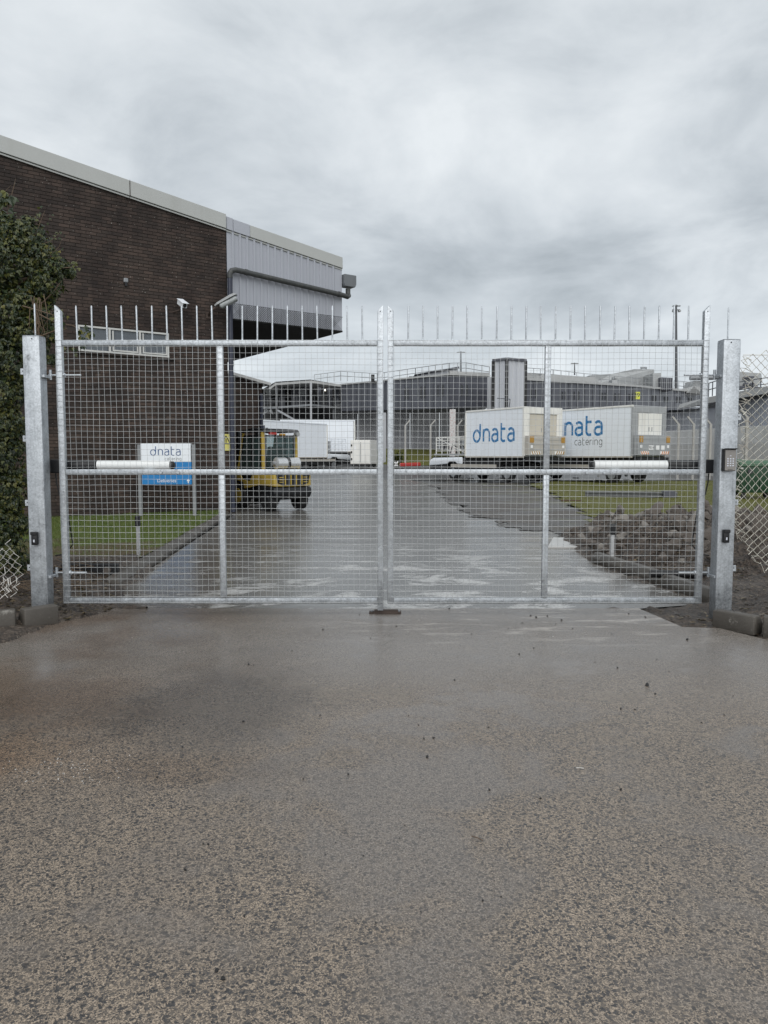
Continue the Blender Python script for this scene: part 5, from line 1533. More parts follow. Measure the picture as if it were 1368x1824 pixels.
# grass bank in front of the lower wall
bk = [P(630, 823, 72), P(632, 800, 80), P(700, 824, 68), P(700, 799, 76), P(770, 825, 64), P(770, 800, 74), P(830, 826, 62), P(830, 804, 72)]
for q in bk[::2]: q.z = .70
o = surf('grass_bank', [tuple(q) for q in bk], M['moss'])

# ================================================================== TERMINAL PIER
def strip_pts(pts):
    return [(P(u, vt, Y), P(u, vb, Y)) for u, vt, vb, Y in pts]
def facade(parent, pts, panels, m, nm, thick=6.0, proud=.06, core=None):
    sp = strip_pts(pts)
    mb = MB()
    n = len(sp)
    vs = []
    for a, b2 in sp: vs += [b2 + Vector((0, proud, 0)), a + Vector((0, proud, 0)), a + Vector((0, thick, 0)), b2 + Vector((0, thick, 0))]
    fs = []
    for i in range(n - 1):
        for k in range(4): fs.append((i * 4 + k, i * 4 + (k + 1) % 4, i * 4 + 4 + (k + 1) % 4, i * 4 + 4 + k))
    fs += [(0, 1, 2, 3), tuple((n - 1) * 4 + k for k in (3, 2, 1, 0))]
    mb.add(vs, fs); c = mb.build(nm + '_core', core or m, parent)
    for i in range(n - 1):
        (a0, b0), (a1, b1) = sp[i], sp[i + 1]
        k = panels[i]
        for j in range(k):
            f0, f1 = j / k + .003, (j + 1) / k - .003
            mb = MB()
            tl, tr = a0.lerp(a1, f0), a0.lerp(a1, f1); bl, br = b0.lerp(b1, f0), b0.lerp(b1, f1)
            mb.prism([bl, br, tr, tl], (0, proud - .002, 0))
            mb.build(nm, m, c)
    return c
def y_at(pts, u):
    for (u0, _, _, Y0), (u1, _, _, Y1) in zip(pts[:-1], pts[1:]):
        if u0 <= u <= u1:
            f = (u - u0) / (u1 - u0)
            return 1 / ((1 - f) / Y0 + f / Y1)
    return pts[-1][3]

pier_l = [(607, 686, 732, 84), (800, 668, 727.5, 66), (872, 670.5, 725, 69)]
pl = empty('terminal_pier', P(740, 822, 72), 'dark grey raised terminal pier left of the light grey tower, with pale rooftop railings', 'building')
fc = facade(pl, pier_l, [17, 7], M['bandgrey'], 'facade_panel')
def slots(parent, pts, us, v0, v1, wpx=5):
    for u in us:
        Y = y_at(pts, u) - .02
        a, b2 = P(u - wpx / 2, v0, Y), P(u + wpx / 2, v1, Y)
        n = 6; poly = []
        rx, rz_ = (b2.x - a.x) / 2, (b2.x - a.x) / 2
        cx = (a.x + b2.x) / 2
        top, bot = a.z, b2.z
        poly = [(cx - rx, Y, bot + rz_)] + [(cx - rx * math.cos(math.pi * k / n), Y, top - rz_ + rz_ * math.sin(math.pi * k / n)) for k in range(n + 1)] + [(cx + rx, Y, bot + rz_)] + [(cx + rx * math.cos(math.pi * k / n), Y, bot + rz_ - rz_ * math.sin(math.pi * k / n)) for k in range(1, n)]
        mb = MB(); mb.prism(poly, (0, .06, 0)); mb.build('window', M['darkwin'], parent)
slots(pl, pier_l, (723, 728), 690, 712); slots(pl, pier_l, (751, 757), 688, 710); slots(pl, pier_l, (781, 790), 685, 706); slots(pl, pier_l, (822, 831), 685, 706)
# eaves shadow gap, soffit, lower corrugated wall
def corr_wall(nm, A, B, z0, z1a, z1b, pitch, dep, m, parent):
    A, B = Vector(A), Vector(B); A.z = B.z = 0
    ax = (B - A); Ln = ax.length; ax /= Ln
    nr = Vector((ax.y, -ax.x, 0))
    if nr.y > 0: nr = -nr
    prof = []; s = 0
    while s < Ln:
        for f_, o_ in ((0, 0), (.55, 0), (.65, dep), (.90, dep)): prof.append((min(Ln, s + f_ * pitch), o_))
        s += pitch
    n = len(prof); mb = MB()
    vs = [A + ax * s_ + nr * o_ + Vector((0, 0, z0)) for s_, o_ in prof] + [A + ax * s_ + nr * o_ + Vector((0, 0, z1a + (z1b - z1a) * s_ / Ln)) for s_, o_ in prof]
    mb.add(vs, [(i, i + 1, n + 1 + i, n + i) for i in range(n - 1)])
    return mb.build(nm, m, parent, recalc=False)
A, B = P(596, 740, 90), P(840, 735, 74)
for i in range(5):
    a2, b2 = A.lerp(B, i / 5), A.lerp(B, (i + 1) / 5 - .001)
    corr_wall('wall_sheet', a2, b2, 0.5, 7.7, 7.7, .34, .06, M['lowclad'], pl)
# roof edge, upper storey ramp on the roof, railings
mb = MB(); q = [P(607, 686, 84), P(800, 668, 66), P(872, 670.5, 69)]
for a2, b2 in zip(q[:-1], q[1:]): mb.bar(a2 + Vector((0, -.05, .05)), b2 + Vector((0, -.05, .05)), .25, .14)
mb.build('roof_edge', M['roofpale'], pl)
mb = MB(); q = [P(715, 676, 78), P(816, 667, 74), P(816, 655, 74), P(812, 654, 74), P(745, 668, 77)]; mb.prism(q, (0, 5, 0)); mb.build('sloping_rooflight', M['lightclad'], pl)
mb = MB(); mb.prism([P(740, 668, 77 - .3), P(818, 655.5, 74 - .3), P(818, 652.5, 74 - .3), P(738, 667, 77 - .3)], (0, 5.5, 0)); mb.build('rooflight_cap', M['bandgrey'], pl)
mb = MB(); mb.prism([P(798, 667, 70), P(872, 671, 71), P(872, 664, 71), P(800, 661, 70)], (0, 4, 0)); mb.build('rooftop_kerb', M['roofpale'], pl)
mb = MB(); q = [P(560, 679, 84), P(607, 673, 82), P(672, 678, 76), P(740, 669, 71), P(800, 661, 68), P(830, 660, 69), P(872, 667, 71)]
hs = [.6, 1.0, 1.0, 1.0, 1.05, 1.05, 1.0]
for a2, b2, n in zip(q[:-1], q[1:], (4, 5, 5, 5, 2, 3)): rail_of(a2 - Vector((0, 0, .3)), b2 - Vector((0, 0, .3)), 1.0, n, mb, .055)
mb.build('roof_railing', M['railing'], pl)
mb = MB(); a2 = P(664, 667, 77); mb.box((a2.x - .18, 77, a2.z - .9), (a2.x + .18, 77.4, a2.z)); mb.build('roof_vent', M['black'], pl)
mb = MB(); a2 = P(735, 672, 74); mb.box((a2.x - .35, 74, a2.z - .3), (a2.x + .35, 74.5, a2.z + .1)); mb.build('roof_vent', M['black'], pl)
mb = MB(); a2 = P(744, 668, 71); 
# support column of the pier behind the meeting stiles
mb = MB(); a2, b2 = P(684.5, 735, 70), P(684.5, 830, 70); mb.box((a2.x - .16, 70, .6), (a2.x + .16, 70.35, a2.z)); mb.build('support_column', M['lightclad'], pl)

# tower
YT = 62
tw = empty('lift_tower', P(905, 822, YT), 'light grey ribbed tower with dark corner trims rising above the pier', 'tower')
def tower_face(nm, a, b2, ztop, m):
    return corr_wall(nm, a, b2, 0.6, ztop, ztop, .42, .05, m, tw)
kx = P(902, 700, YT)
cl_ = Vector((P(878, 700, YT + 1.0).x, YT + 1.0, 0)); cm = Vector((kx.x, YT, 0)); cr = Vector((P(935.5, 700, YT + 1.0).x, YT + 1.0, 0))
zt_ = P(902, 641.5, YT).z
for a2, b2 in ((cl_, cm), (cm, cr)):
    n = 2
    for i in range(n):
        tower_face('cladding_sheet', a2.lerp(b2, i / n + .002), a2.lerp(b2, (i + 1) / n - .002), zt_, M['towerclad'])
cb_ = cl_ + cr - cm
mb = MB(); ins = .08
cen = (cl_ + cr) / 2
pts = [p.lerp(cen, .03) for p in (cl_, cm, cr, cb_)]
mb.prism([Vector((p.x, p.y, .5)) for p in pts], (0, 0, zt_ - .5)); mb.build('tower_core', M['lightclad'], tw)
for p in (cl_, cm, cr):
    mb = MB(); mb.box((p.x - .12, p.y - .14, .6), (p.x + .12, p.y + .10, zt_ + .05)); mb.build('corner_trim', M['darkmetal'], tw)
mb = MB()
for a2, b2 in ((cl_, cm), (cm, cr), (cr, cb_), (cb_, cl_)): mb.bar(Vector((a2.x, a2.y, zt_ + .10)), Vector((b2.x, b2.y, zt_ + .10)), .3, .2)
mb.build('roof_trim', M['bandgrey'], tw)
a2, b2 = P(868, 672, 67.5), P(879, 672, 67.5)
corr_wall('link_cladding', a2, b2, .6, a2.z, a2.z, .4, .05, M['lightclad'], tw)
a2 = P(896, 712, YT - .2); mb = MB(); mb.bar(a2 + Vector((-.5, 0, .12)), a2 + Vector((.5, -.5, 0)), .06, .06); mb.bar(a2 + Vector((.5, -.5, 0)), a2 + Vector((.5, 0, -.9)), .05, .05); mb.build('wall_bracket', M['bandgrey'], tw)

# right-hand pier
pier_r = [(932, 676, 738, 64), (1127, 688, 735, 82), (1256, 700, 731.5, 112)]
pr2 = empty('terminal_pier', P(1080, 822, 85), 'dark grey terminal pier right of the tower carrying a yellow number sign', 'building')
facade(pr2, pier_r, [14, 10], M['bandgrey'], 'facade_panel')
for us, v0, v1 in (((945, 953), 692, 710), ((1001, 1006), 697, 712), ((1022, 1030), 697, 713), ((1072, 1077), 699, 713), ((1095, 1102), 700, 715), ((1120, 1125), 701, 714), ((1162, 1167), 704, 716), ((1183, 1188), 706, 717), ((1205, 1210), 706, 718), ((1226, 1230), 708, 718)):
    slots(pr2, pier_r, us, v0, v1, 4.2)
mb = MB(); q = [P(u, v, Y) for u, v, _, Y in pier_r]
for a2, b2 in zip(q[:-1], q[1:]): mb.bar(a2 + Vector((0, -.05, .05)), b2 + Vector((0, -.05, .05)), .3, .22)
mb.build('roof_edge', M['roofpale'], pr2)
mb = MB(); mb.prism([P(935, 678, 70), P(1060, 686, 78), P(1060, 672, 78), P(935, 664, 70)], (0, 6, 0)); mb.build('upper_roof', M['roofpale'], pr2)
mb = MB(); mb.prism([P(1050, 687, 92), P(1165, 693, 96), P(1165, 658, 96), P(1130, 657.5, 95), P(1090, 666, 94), P(1050, 668.5, 92)], (0, 14, 0)); up_ = mb.build('plant_storey', M['plant'], pr2)
mb = MB(); mb.prism([P(1163, 694, 92), P(1178, 694, 92), P(1178, 664, 92), P(1163, 665, 92)], (0, 4, 0)); mb.build('plant_box', M['plant'], pr2)
mb = MB(); mb.prism([P(1178, 695, 91), P(1198.5, 695, 91), P(1198.5, 673, 91), P(1178, 672, 91)], (0, 3, 0)); dk_ = mb.build('dark_plant_box', M['bandgrey'], pr2)
for k in range(6):
    mb = MB(); a2 = P(1179.5 + k * 3.6, 694, 90.9); b2 = P(1179.5 + k * 3.6, 674, 90.9); mb.bar(a2, b2, .06, .06, up=(1, 0, 0)); mb.build('louvre_bar', M['steel'], dk_)
mb = MB(); q = [P(938, 674, 69), P(985, 676, 74), P(1040, 682, 78), P(1127, 688, 84)]
for a2, b2, n in zip(q[:-1], q[1:], (4, 4, 6)): rail_of(a2, b2, .95, n, mb, .05)
mb.build('roof_railing', M['railing'], pr2)
mb = MB(); rail_of(P(1127, 690, 90), P(1163, 692, 95), 1.1, 5, mb, .06); rail_of(P(1200, 696, 105), P(1250, 700, 112), 1.4, 6, mb, .07); mb.build('roof_railing', M['railing'], pr2)
for u, v, w_ in ((950, 668, 10), (990, 671, 8), (1047, 676, 6), (1062, 677, 8), (1095, 680, 9), (1098, 672, 5)):
    a2 = P(u, v, 79); s_ = w_ / 1330 * 79 / 2
    mb = MB(); mb.box((a2.x - s_, 79, a2.z - s_ * .9), (a2.x + s_, 80.2, a2.z + s_ * .7)); mb.build('roof_unit', M['plant'], pr2)
mb = MB(); mb.tube([P(1141, 655, 97), P(1152, 655, 97)], .12, 8); mb.bar(P(1142, 658, 97), P(1142, 655, 97), .1, .1, up=(1, 0, 0)); mb.bar(P(1151, 658, 97), P(1151, 655, 97), .1, .1, up=(1, 0, 0)); mb.build('roof_pipe', M['steel'], pr2)
# pipe rig at the far right
a2 = P(1240, 693, 104)
mb = MB(); mb.prism([P(1231, 694, 104), P(1262, 694, 104), P(1258, 678, 104), P(1236, 678, 104)], (0, 3, 0)); mb.build('plant_hood', M['plant'], pr2)
mb = MB(); mb.tube([P(1229, 673.5, 103), P(1275, 672.5, 103)], .32, 10); mb.build('duct', M['steel'], pr2, smooth=50)
mb = MB(); mb.prism([P(1225, 700, 101), P(1252, 702, 104), P(1252, 690, 104), P(1236, 688, 101)], (0, 4, 0)); mb.build('roof_curb', M['roofpale'], pr2)

# number sign
ys = y_at(pier_r, 1134) - .25
a2, b2 = P(1128.7, 698, ys), P(1139.8, 711, ys)
ns = empty('number_sign', ((a2.x + b2.x) / 2, ys, (a2.z + b2.z) / 2), 'yellow stand number sign reading 29 on the dark terminal pier', 'sign')
mb = MB(); mb.box((a2.x, ys, b2.z), (b2.x, ys + .12, a2.z)); mb.build('board', M['numyellow'], ns)
font_text('29', 'number', M['black'], ns, ((a2.x + b2.x) / 2, ys - .015, (a2.z + b2.z) / 2 + .02), (1, 0, 0), (0, 0, 1), (a2.z - b2.z) * .86)

# gallery building at the left under a pale canopy edge
YGy = 86
ga = empty('gallery_building', P(540, 822, YGy), 'dark open gallery under a pale canopy edge beyond the white trucks', 'building')
zg = P(540, 745, YGy + 4).z
q = [(466, 702, 90), (491, 684, 88), (553, 679.5, 82), (608, 687, 85)]
mb = MB()
for (u0, v0, y0), (u1, v1, y1) in zip(q[:-1], q[1:]):
    mb.prism([P(u0, v0 + 2.2, y0), P(u1, v1 + 2.2, y1), P(u1, v1 - 2.0, y1), P(u0, v0 - 2.0, y0)], (0, 9, .4))
mb.build('canopy_roof', M['roofpale'], ga)
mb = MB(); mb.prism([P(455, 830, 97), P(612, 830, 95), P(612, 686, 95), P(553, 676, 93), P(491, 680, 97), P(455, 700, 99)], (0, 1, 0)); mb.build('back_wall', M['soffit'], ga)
mb = MB(); mb.prism([P(466, 728, 92), P(495, 727.5, 88), P(553, 723, 82), P(609, 728.5, 85), P(609, 728.5, 94), P(466, 728, 94)], (0, 0, .22)); mb.build('floor_slab', M['steel'], ga)
for u0, u1, v0, v1, Y, mm in ((498, 508, 686, 726, 93, 'bandgrey'), (518, 548, 690, 726, 92.5, 'bandgrey'), (531, 545, 692, 702, 92.3, 'lightclad'), (566, 572, 690, 726, 92.5, 'bandgrey'), (583, 592, 690, 726, 93, 'bandgrey'), (597, 604, 690, 726, 93, 'bandgrey')):
    a2, b2 = P(u0, v0, Y), P(u1, v1, Y); mb = MB(); mb.box((a2.x, Y, b2.z), (b2.x, Y + .1, a2.z)); mb.build('inner_panel', M[mm], ga)
mb = MB()
rail_of(P(470, 727, 91), P(553, 722.5, 82.2), 1.1, 11, mb, .045); rail_of(P(553, 722.5, 82.2), P(608, 727.5, 85), 1.1, 8, mb, .045)
mb.build('balustrade', M['mast'], ga)
for u, v0, v1, Y in ((553.5, 681, 832, 81.8), (594, 725, 832, 84.5), (493, 686, 832, 88), (609, 690, 832, 86)):
    a2, b2 = P(u, v0, Y), P(u, v1, Y); mb = MB(); mb.box((a2.x - .10, Y, .6), (a2.x + .10, Y + .2, a2.z)); mb.build('column', M['lightclad'] if u < 560 and u > 500 else M['mast'], ga)
mb = MB(); mb.bar(P(495, 731, 87), P(532, 752, 84), .16, .16); mb.build('diagonal_brace', M['lightclad'], ga)
for k in range(7):
    mb = MB(); mb.bar(P(464 + k * 1.5, 742 - k * 2.2, 89), P(484 + k * .5, 729 + k * 1.5, 89), .09, .05); mb.build('stair_tread', M['steel'], ga)
a2 = P(579, 694.5, 88)
mb = MB(); mb.tube([a2 + Vector((0, 0, .12)), a2 - Vector((0, 0, .12))], [.05, .09], 10)
gl = empty('gallery_lamp', a2, 'small lit lamp glowing in the dark gallery', 'lamp')
mb.build('lamp_globe', M['lit'], gl, smooth=50)

# shed on the right with corrugated wall
sh = empty('corrugated_shed', P(1290, 822, 62), 'light grey corrugated shed with black roof edge behind the keypad post', 'building')
q = [(1185, 733.5, 96), (1213, 733, 92), (1232, 731, 84), (1250, 726.5, 78), (1275, 721.5, 70), (1318, 713, 60), (1420, 693, 46)]
for (u0, v0, y0), (u1, v1, y1) in zip(q[:-1], q[1:]):
    a2, b2 = P(u0, v0, y0), P(u1, v1, y1)
    k = max(1, int((b2 - a2).length / 4))
    for i in range(k):
        aa, bb = a2.lerp(b2, i / k), a2.lerp(b2, (i + 1) / k - .002)
        corr_wall('wall_sheet', aa, bb, .3, aa.z, bb.z, .55, .07, M['cladding'], sh)
mb = MB()
for (u0, v0, y0), (u1, v1, y1) in zip(q[:-1], q[1:]):
    mb.bar(P(u0, v0 - 1, y0 - .1), P(u1, v1 - 1, y1 - .1), .3, .26 + .10 * (y0 < 80))
mb.build('roof_edge', M['black'], sh)
mb = MB(); mb.prism([P(1243, 727, 76), P(1252, 726, 74), P(1252, 723.5, 74), P(1240, 724, 76)], (0, 1.5, 0)); mb.build('roof_end', M['white'], sh)
mb = MB(); mb.prism([P(1330, 709, 59), P(1430, 690, 47), P(1430, 676, 47), P(1337, 697, 59)], (0, 14, 0)); mb.build('roof_sheet', M['roofpale'], sh)
mb = MB(); rail_of(P(1262, 707, 72), P(1276, 704, 68), 1.3, 2, mb, .07); rail_of(P(1276, 707, 64), P(1340, 700, 60), 1.0, 5, mb, .06); rail_of(P(1340, 699, 60), P(1420, 690, 54), 1.0, 5, mb, .06); mb.build('roof_railing', M['bandgrey'], sh)
# plant on the shed roof behind the chain link
rp = empty('roof_plant', P(1340, 692, 66), 'grey rooftop plant box with louvred hoods seen above the chain link fence', 'plant unit')
mb = MB(); mb.prism([P(1318, 690, 66), P(1346, 690, 66), P(1358, 680, 66), P(1356, 665, 66), P(1318, 662, 66)], (0, 3.5, 0)); mb.build('casing', M['plant'], rp)
for v in (670, 682):
    mb = MB(); mb.prism([P(1326, v + 4, 65.6), P(1344, v + 3, 65.6), P(1344, v, 65.6), P(1328, v, 65.6)], (0, .38, 0)); mb.build('hood', M['bandgrey'], rp)
mb = MB(); mb.bar(P(1316, 690, 65.7), P(1362, 692, 65.7), .25, .25); mb.build('base_beam', M['bandgrey'], rp)

# concrete panel wall in front of the shed
cw = empty('concrete_wall', P(1240, 830, 52), 'grey concrete panel wall in front of the corrugated shed', 'wall')
A, B = P(1183, 780, 55), P(1400, 780, 44); A.z = B.z = 0
dA = (B - A)
for i in range(9):
    a2, b2 = A + dA * (i / 9 + .0015), A + dA * ((i + 1) / 9 - .0015)
    for z0, z1, mm in ((.0, 1.1, 'wallgrey'), (1.115, 2.25, 'wallgrey'), (2.265, 3.30, 'roofpale')):
        mb = MB(); mb.prism([a2 + Vector((0, 0, z0)), b2 + Vector((0, 0, z0)), b2 + Vector((0, 0, z1)), a2 + Vector((0, 0, z1))], (0, .12, 0)); mb.build('wall_panel', M[mm], cw, bevel=.012)
# fence posts with cranked tops
def crank_post(u, vt, vb, Y, label, lean, grp):
    a2, b2 = P(u, vt, Y), P(u, vb, Y)
    r_ = empty('fence_post', (a2.x, Y, b2.z), label, 'fence post', grp)
    mb = MB(); mb.box((a2.x - .07, Y - .07, min(b2.z, .0)), (a2.x + .07, Y + .07, a2.z)); mb.build('upright', M['concrete_post'], r_, bevel=.012)
    mb = MB(); mb.bar((a2.x, Y, a2.z - .04), (a2.x + lean, Y, a2.z + abs(lean) * 1.1), .10, .10, up=(0, 1, 0)); mb.build('cranked_arm', M['concrete_post'], r_)
for (u, lean), wh in zip(((1209, -.40), (1236, -.40), (1266, -.38), (1331, -.36)), ('nearest the grey tail lift truck', 'second from the tail lift truck', 'just left of the keypad gate post', 'seen through the chain link fence')):
    crank_post(u, 755 if u < 1300 else 742, 836, 46 if u < 1300 else 40, 'grey cranked concrete fence post ' + wh, lean, 'cranked fence posts by the concrete wall')
for u, wh in zip((676, 722, 767, 815), ('behind the gate meeting stiles', 'standing above the small shrub', 'midway along the grass bank', 'beside the peeling marker column')):
    crank_post(u, 757, 822, 58, 'thin pale cranked fence post ' + wh, .35, 'cranked fence posts by the grass bank')

# masts
def mast(u, vt, vb, Y, r_, label, head):
    a2, b2 = P(u, vt, Y), P(u, vb, Y)
    r0 = empty('light_mast', (a2.x, Y, b2.z), label, 'light mast', 'floodlight masts')
    mb = MB(); mb.tube([b2, a2], [r_, r_ * .55], 10); mb.build('pole', M['mast'], r0, smooth=50)
    s = head
    mb = MB(); mb.bar(a2 + Vector((-s, 0, -.1)), a2 + Vector((s, 0, -.1)), .08, .08); mb.build('cross_arm', M['mast'], r0)
    for k in (-1, -.45, .5, 1):
        mb = MB(); mb.box((a2.x + k * s - s * .2, Y - .3, a2.z - .12 - s * .22), (a2.x + k * s + s * .2, Y + .1, a2.z - .12)); mb.build('flood_lamp', M['lampbody'], r0, bevel=.02)
    return r0
m1 = mast(1204.5, 543, 700, 98, .20, 'tall floodlight mast rising behind the pier near the keypad post', .42)
a2 = P(1204.5, 552, 97.9); mb = MB(); mb.bar(a2 + Vector((-.5, 0, 0)), a2 + Vector((.5, 0, 0)), .12, .12); mb.build('lower_arm', M['mast'], m1)
for k in (-1, 1):
    mb = MB(); mb.box((a2.x + k * .38 - .14, 97.6, a2.z - .28), (a2.x + k * .38 + .14, 98, a2.z - .06)); mb.build('flood_lamp', M['lampbody'], m1, bevel=.02)
mast(821, 626, 662, 120, .13, 'small floodlight mast left of the light grey tower', .55)
mast(1023.5, 646, 668, 130, .13, 'small floodlight mast right of the light grey tower', .55)

# peeling marker pole by the first truck
a2, b2 = P(806.5, 729, 56), P(806.5, 835, 56)
mp = empty('marker_column', (a2.x, 56, .4), 'white steel column with peeling red paint in front of the truck cab', 'column')
mb = MB(); mb.box((a2.x - .22, 56, .3), (a2.x + .22, 56.35, a2.z)); mb.build('column_shaft', M['dirtyred'], mp, bevel=.02)
mb = MB(); mb.box((a2.x - .35, 55.9, .28), (a2.x + .35, 56.5, .42)); mb.build('column_base', M['steel'], mp)

# red barrier and small shrub by the kerb of the bank
a2, b2 = P(713, 828, 58), P(748, 827, 57)
rb = empty('red_barrier', (a2.x, 58, .4), 'low red plastic barrier lying along the foot of the grass bank', 'barrier')
mb = MB(); mb.bar(a2, b2, .3, .28); mb.build('rail', M['red'], rb, bevel=.05)
mb = MB(); mb.bar(P(703, 830, 58), P(709, 822, 58), .10, .10); mb.bar(P(708, 830, 58), P(703, 823, 58), .1, .1); mb.build('trestle_leg', M['whiteprint'], rb)
sr = random.Random(5)
a2 = P(707, 828, 60)
bs = empty('small_shrub', a2, 'small dark leafy shrub at the foot of the grass bank', 'shrub')
vv = []
for i in range(700):
    p = a2 + Vector((sr.gauss(0, .32), sr.gauss(0, .3), abs(sr.gauss(.45, .28))))
    aa = Vector((sr.uniform(-1, 1), sr.uniform(-1, 1), sr.uniform(-.5, 1))).normalized(); bb = aa.cross(Vector((.3, .5, .8))).normalized()
    s = sr.uniform(.05, .11)
    vv += [p - aa * s, p + bb * s * .5, p + aa * s, p - bb * s * .5]
fast_mesh('foliage', np.array([tuple(x - a2) for x in vv]), None, M['ivy'], bs, 4)
mb = MB()
for i in range(6): mb.tube([a2 + Vector((0, 0, -.1)), a2 + Vector((sr.uniform(-.3, .3), sr.uniform(-.2, .2), .6))], .02, 5)
mb.build('stem', M['twig'], bs)

# ================================================================== BINS
def bin_(x, y, rz, label):
    b0 = empty('waste_bin', (x, y, 0.02), label, 'bin', rz=rz)
    w0, w1, d0, d1 = .60, .68, .42, .54
    mb = MB(); mb.add([(-w0, -d0, .20), (w0, -d0, .20), (w0, d0, .20), (-w0, d0, .20), (-w1, -d1, 1.10), (w1, -d1, 1.10), (w1, d1, 1.10), (-w1, d1, 1.10)], [(0, 3, 2, 1), (4, 5, 6, 7), (0, 1, 5, 4), (1, 2, 6, 5), (2, 3, 7, 6), (3, 0, 4, 7)])
    bd = mb.build('body', M['green'], b0, local=True, bevel=.03, seg=2, smooth=40)
    mb = MB(); mb.box((-w1 - .03, -d1 - .03, 1.06), (w1 + .03, d1 + .03, 1.12)); mb.build('rim', M['greenlid'], bd, local=True, bevel=.012)
    mb = MB(); prof = [(-d1 - .02, 1.125), (-d1 + .05, 1.21), (-.2, 1.29), (.2, 1.29), (d1, 1.23), (d1 + .02, 1.125)]
    mb.prism([(-w1 - .01, y_, z_) for y_, z_ in prof], (2 * w1 + .02, 0, 0)); mb.build('lid', M['greenlid'], b0, local=True, bevel=.02, seg=2, smooth=50)
    for x_ in (-w1 - .06, w1 + .06):
        mb = MB(); mb.tube([(x_ - .04 * (1 if x_ < 0 else -1), 0, 1.0), (x_, 0, 1.0)], .05, 12); mb.build('lifting_pin', M['black'], b0, local=True, smooth=50)
    for x_ in (-.42, .0, .42):
        mb = MB(); mb.box((x_ - .02, -d0 - .085, .30), (x_ + .02, -d0 - .03, 1.0)); mb.build('rib', M['green'], bd, local=True, bevel=.008)
    for sx in (-1, 1):
        for sy in (-1, 1):
            wheel(b0, (sx * .48, sy * .34, .09), .09, .05, M['darkmetal'])
            mb = MB(); mb.box((sx * .48 - .05, sy * .34 - .05, .15), (sx * .48 + .05, sy * .34 + .05, .20)); mb.build('castor_fork', M['black'], b0, local=True)
    mb = MB(); mb.disc_cyl((.33, -d1 + .028, .86), (0, 1, -.13), .11, .012, 20); mb.build('round_badge', M['signblue'], bd, local=True)
    mb = MB(); mb.disc_cyl((-.36, -d1 + .01, .90), (0, 1, -.13), .08, .06, 14); mb.build('drain_boss', M['black'], bd, local=True)
    mb = MB(); mb.box((-.66, -d1 - .003, .98), (-.58, -d1 + .02, 1.02)); mb.build('label_plate', M['whiteprint'], bd, local=True)
    return b0
qb = P(1352, 880, 24.6)
bin_(qb.x, 24.9, R(-6), 'green four wheeled waste bin on the grass behind the chain link fence')

# long rails on the grass
for k, (u0, v0, u1, v1, hh) in enumerate(((1042, 884, 1206, 886, .16),)):
    a2, b2 = G(u0, v0), G(u1, v1)
    be = empty('steel_beam', (a2.x, a2.y, 0), 'long weathered grey steel beam lying on the grass field', 'beam')
    mb = MB(); mb.bar(a2 + Vector((0, 0, hh)), b2 + Vector((0, 0, hh)), .22, .05); mb.bar(a2 + Vector((0, .0, hh - .12)), b2 + Vector((0, 0, hh - .12)), .05, .20); mb.bar(a2 + Vector((0, 0, .04)), b2 + Vector((0, 0, .04)), .22, .03); mb.build('profile', M['beam'], be)
    mb = MB(); mb.box(tuple(b2 + Vector((-.5, -.14, 0.0))), tuple(b2 + Vector((-.1, .14, hh + .06)))); mb.build('end_plate', M['bandgrey'], be)
a2, b2 = G(1000, 893), G(1035, 894)
st_ = MB(); st_.bar(a2 + Vector((0, 0, .03)), b2 + Vector((0, 0, .03)), .12, .05)
tag(st_.build('timber_batten', M['twig'], None), 'short dark batten lying on the gravel edge', 'batten')

# ================================================================== RUBBLE
def chunk_mesh(seed, amp=.35, sub=2):
    bm = bmesh.new(); bmesh.ops.create_icosphere(bm, subdivisions=sub, radius=1)
    for v in bm.verts:
        n_ = noise.noise(v.co * 1.1 + Vector((seed * 3.7, seed, 0))) * 1.1 + .45 * noise.noise(v.co * 3.1 + Vector((seed, 5, 2)))
        v.co *= 1 + amp * n_
    me = bpy.data.meshes.new('chunk'); 
    # flatten some sides so that pieces look broken, not round
    rs = random.Random(seed)
    for k in range(5):
        nn = Vector((rs.gauss(0, 1), rs.gauss(0, 1), rs.gauss(0, 1))).normalized(); dd = rs.uniform(.45, .75)
        for v in bm.verts:
            ex = v.co.dot(nn) - dd
            if ex > 0: v.co -= nn * ex * .95
    bm.to_mesh(me); bm.free()
    return me
chunks = [chunk_mesh(i) for i in range(5)] + [chunk_mesh(60 + i, .55, 1) for i in range(6)]
pale = [c.copy() for c in chunks]
for c in chunks: c.materials.append(M['chunk'])
for c in pale: c.materials.append(M['chunkpale'])
def put_chunk(nm, me, x, y, zf, s, label, cat, grp, rs, sink=.3):
    o = link_mesh(nm, me, None, (x, y, zf(x, y) + s * (.55 - sink)), (rs.uniform(0, 6), rs.uniform(0, 6), rs.uniform(0, 6)), (s * rs.uniform(.8, 1.3), s * rs.uniform(.7, 1.1), s * rs.uniform(.5, .85)))
    tag(o, label, cat, grp)
    return o
rs = random.Random(21)
def zone(x, y):
    if x > 5.3: return 'in the rubble behind the chain link fence'
    if y > 11.4: return 'on the rubble crest below the broken pipe' if x > 3.9 else 'at the far end of the rubble heap by the pale slab'
    if x < 3.35: return 'on the kerb side edge of the rubble heap near the photocell post'
    if y < 9.2: return 'on the flat soil in front of the rubble heap near the gate'
    return 'in the middle of the rubble heap behind the right gate leaf'
HEAP = [(3.05, 12.3), (2.95, 10.2), (3.25, 8.4), (4.0, 7.3), (6.6, 6.7), (8.5, 8.5), (8, 13), (4.5, 13.4)]
k = 0
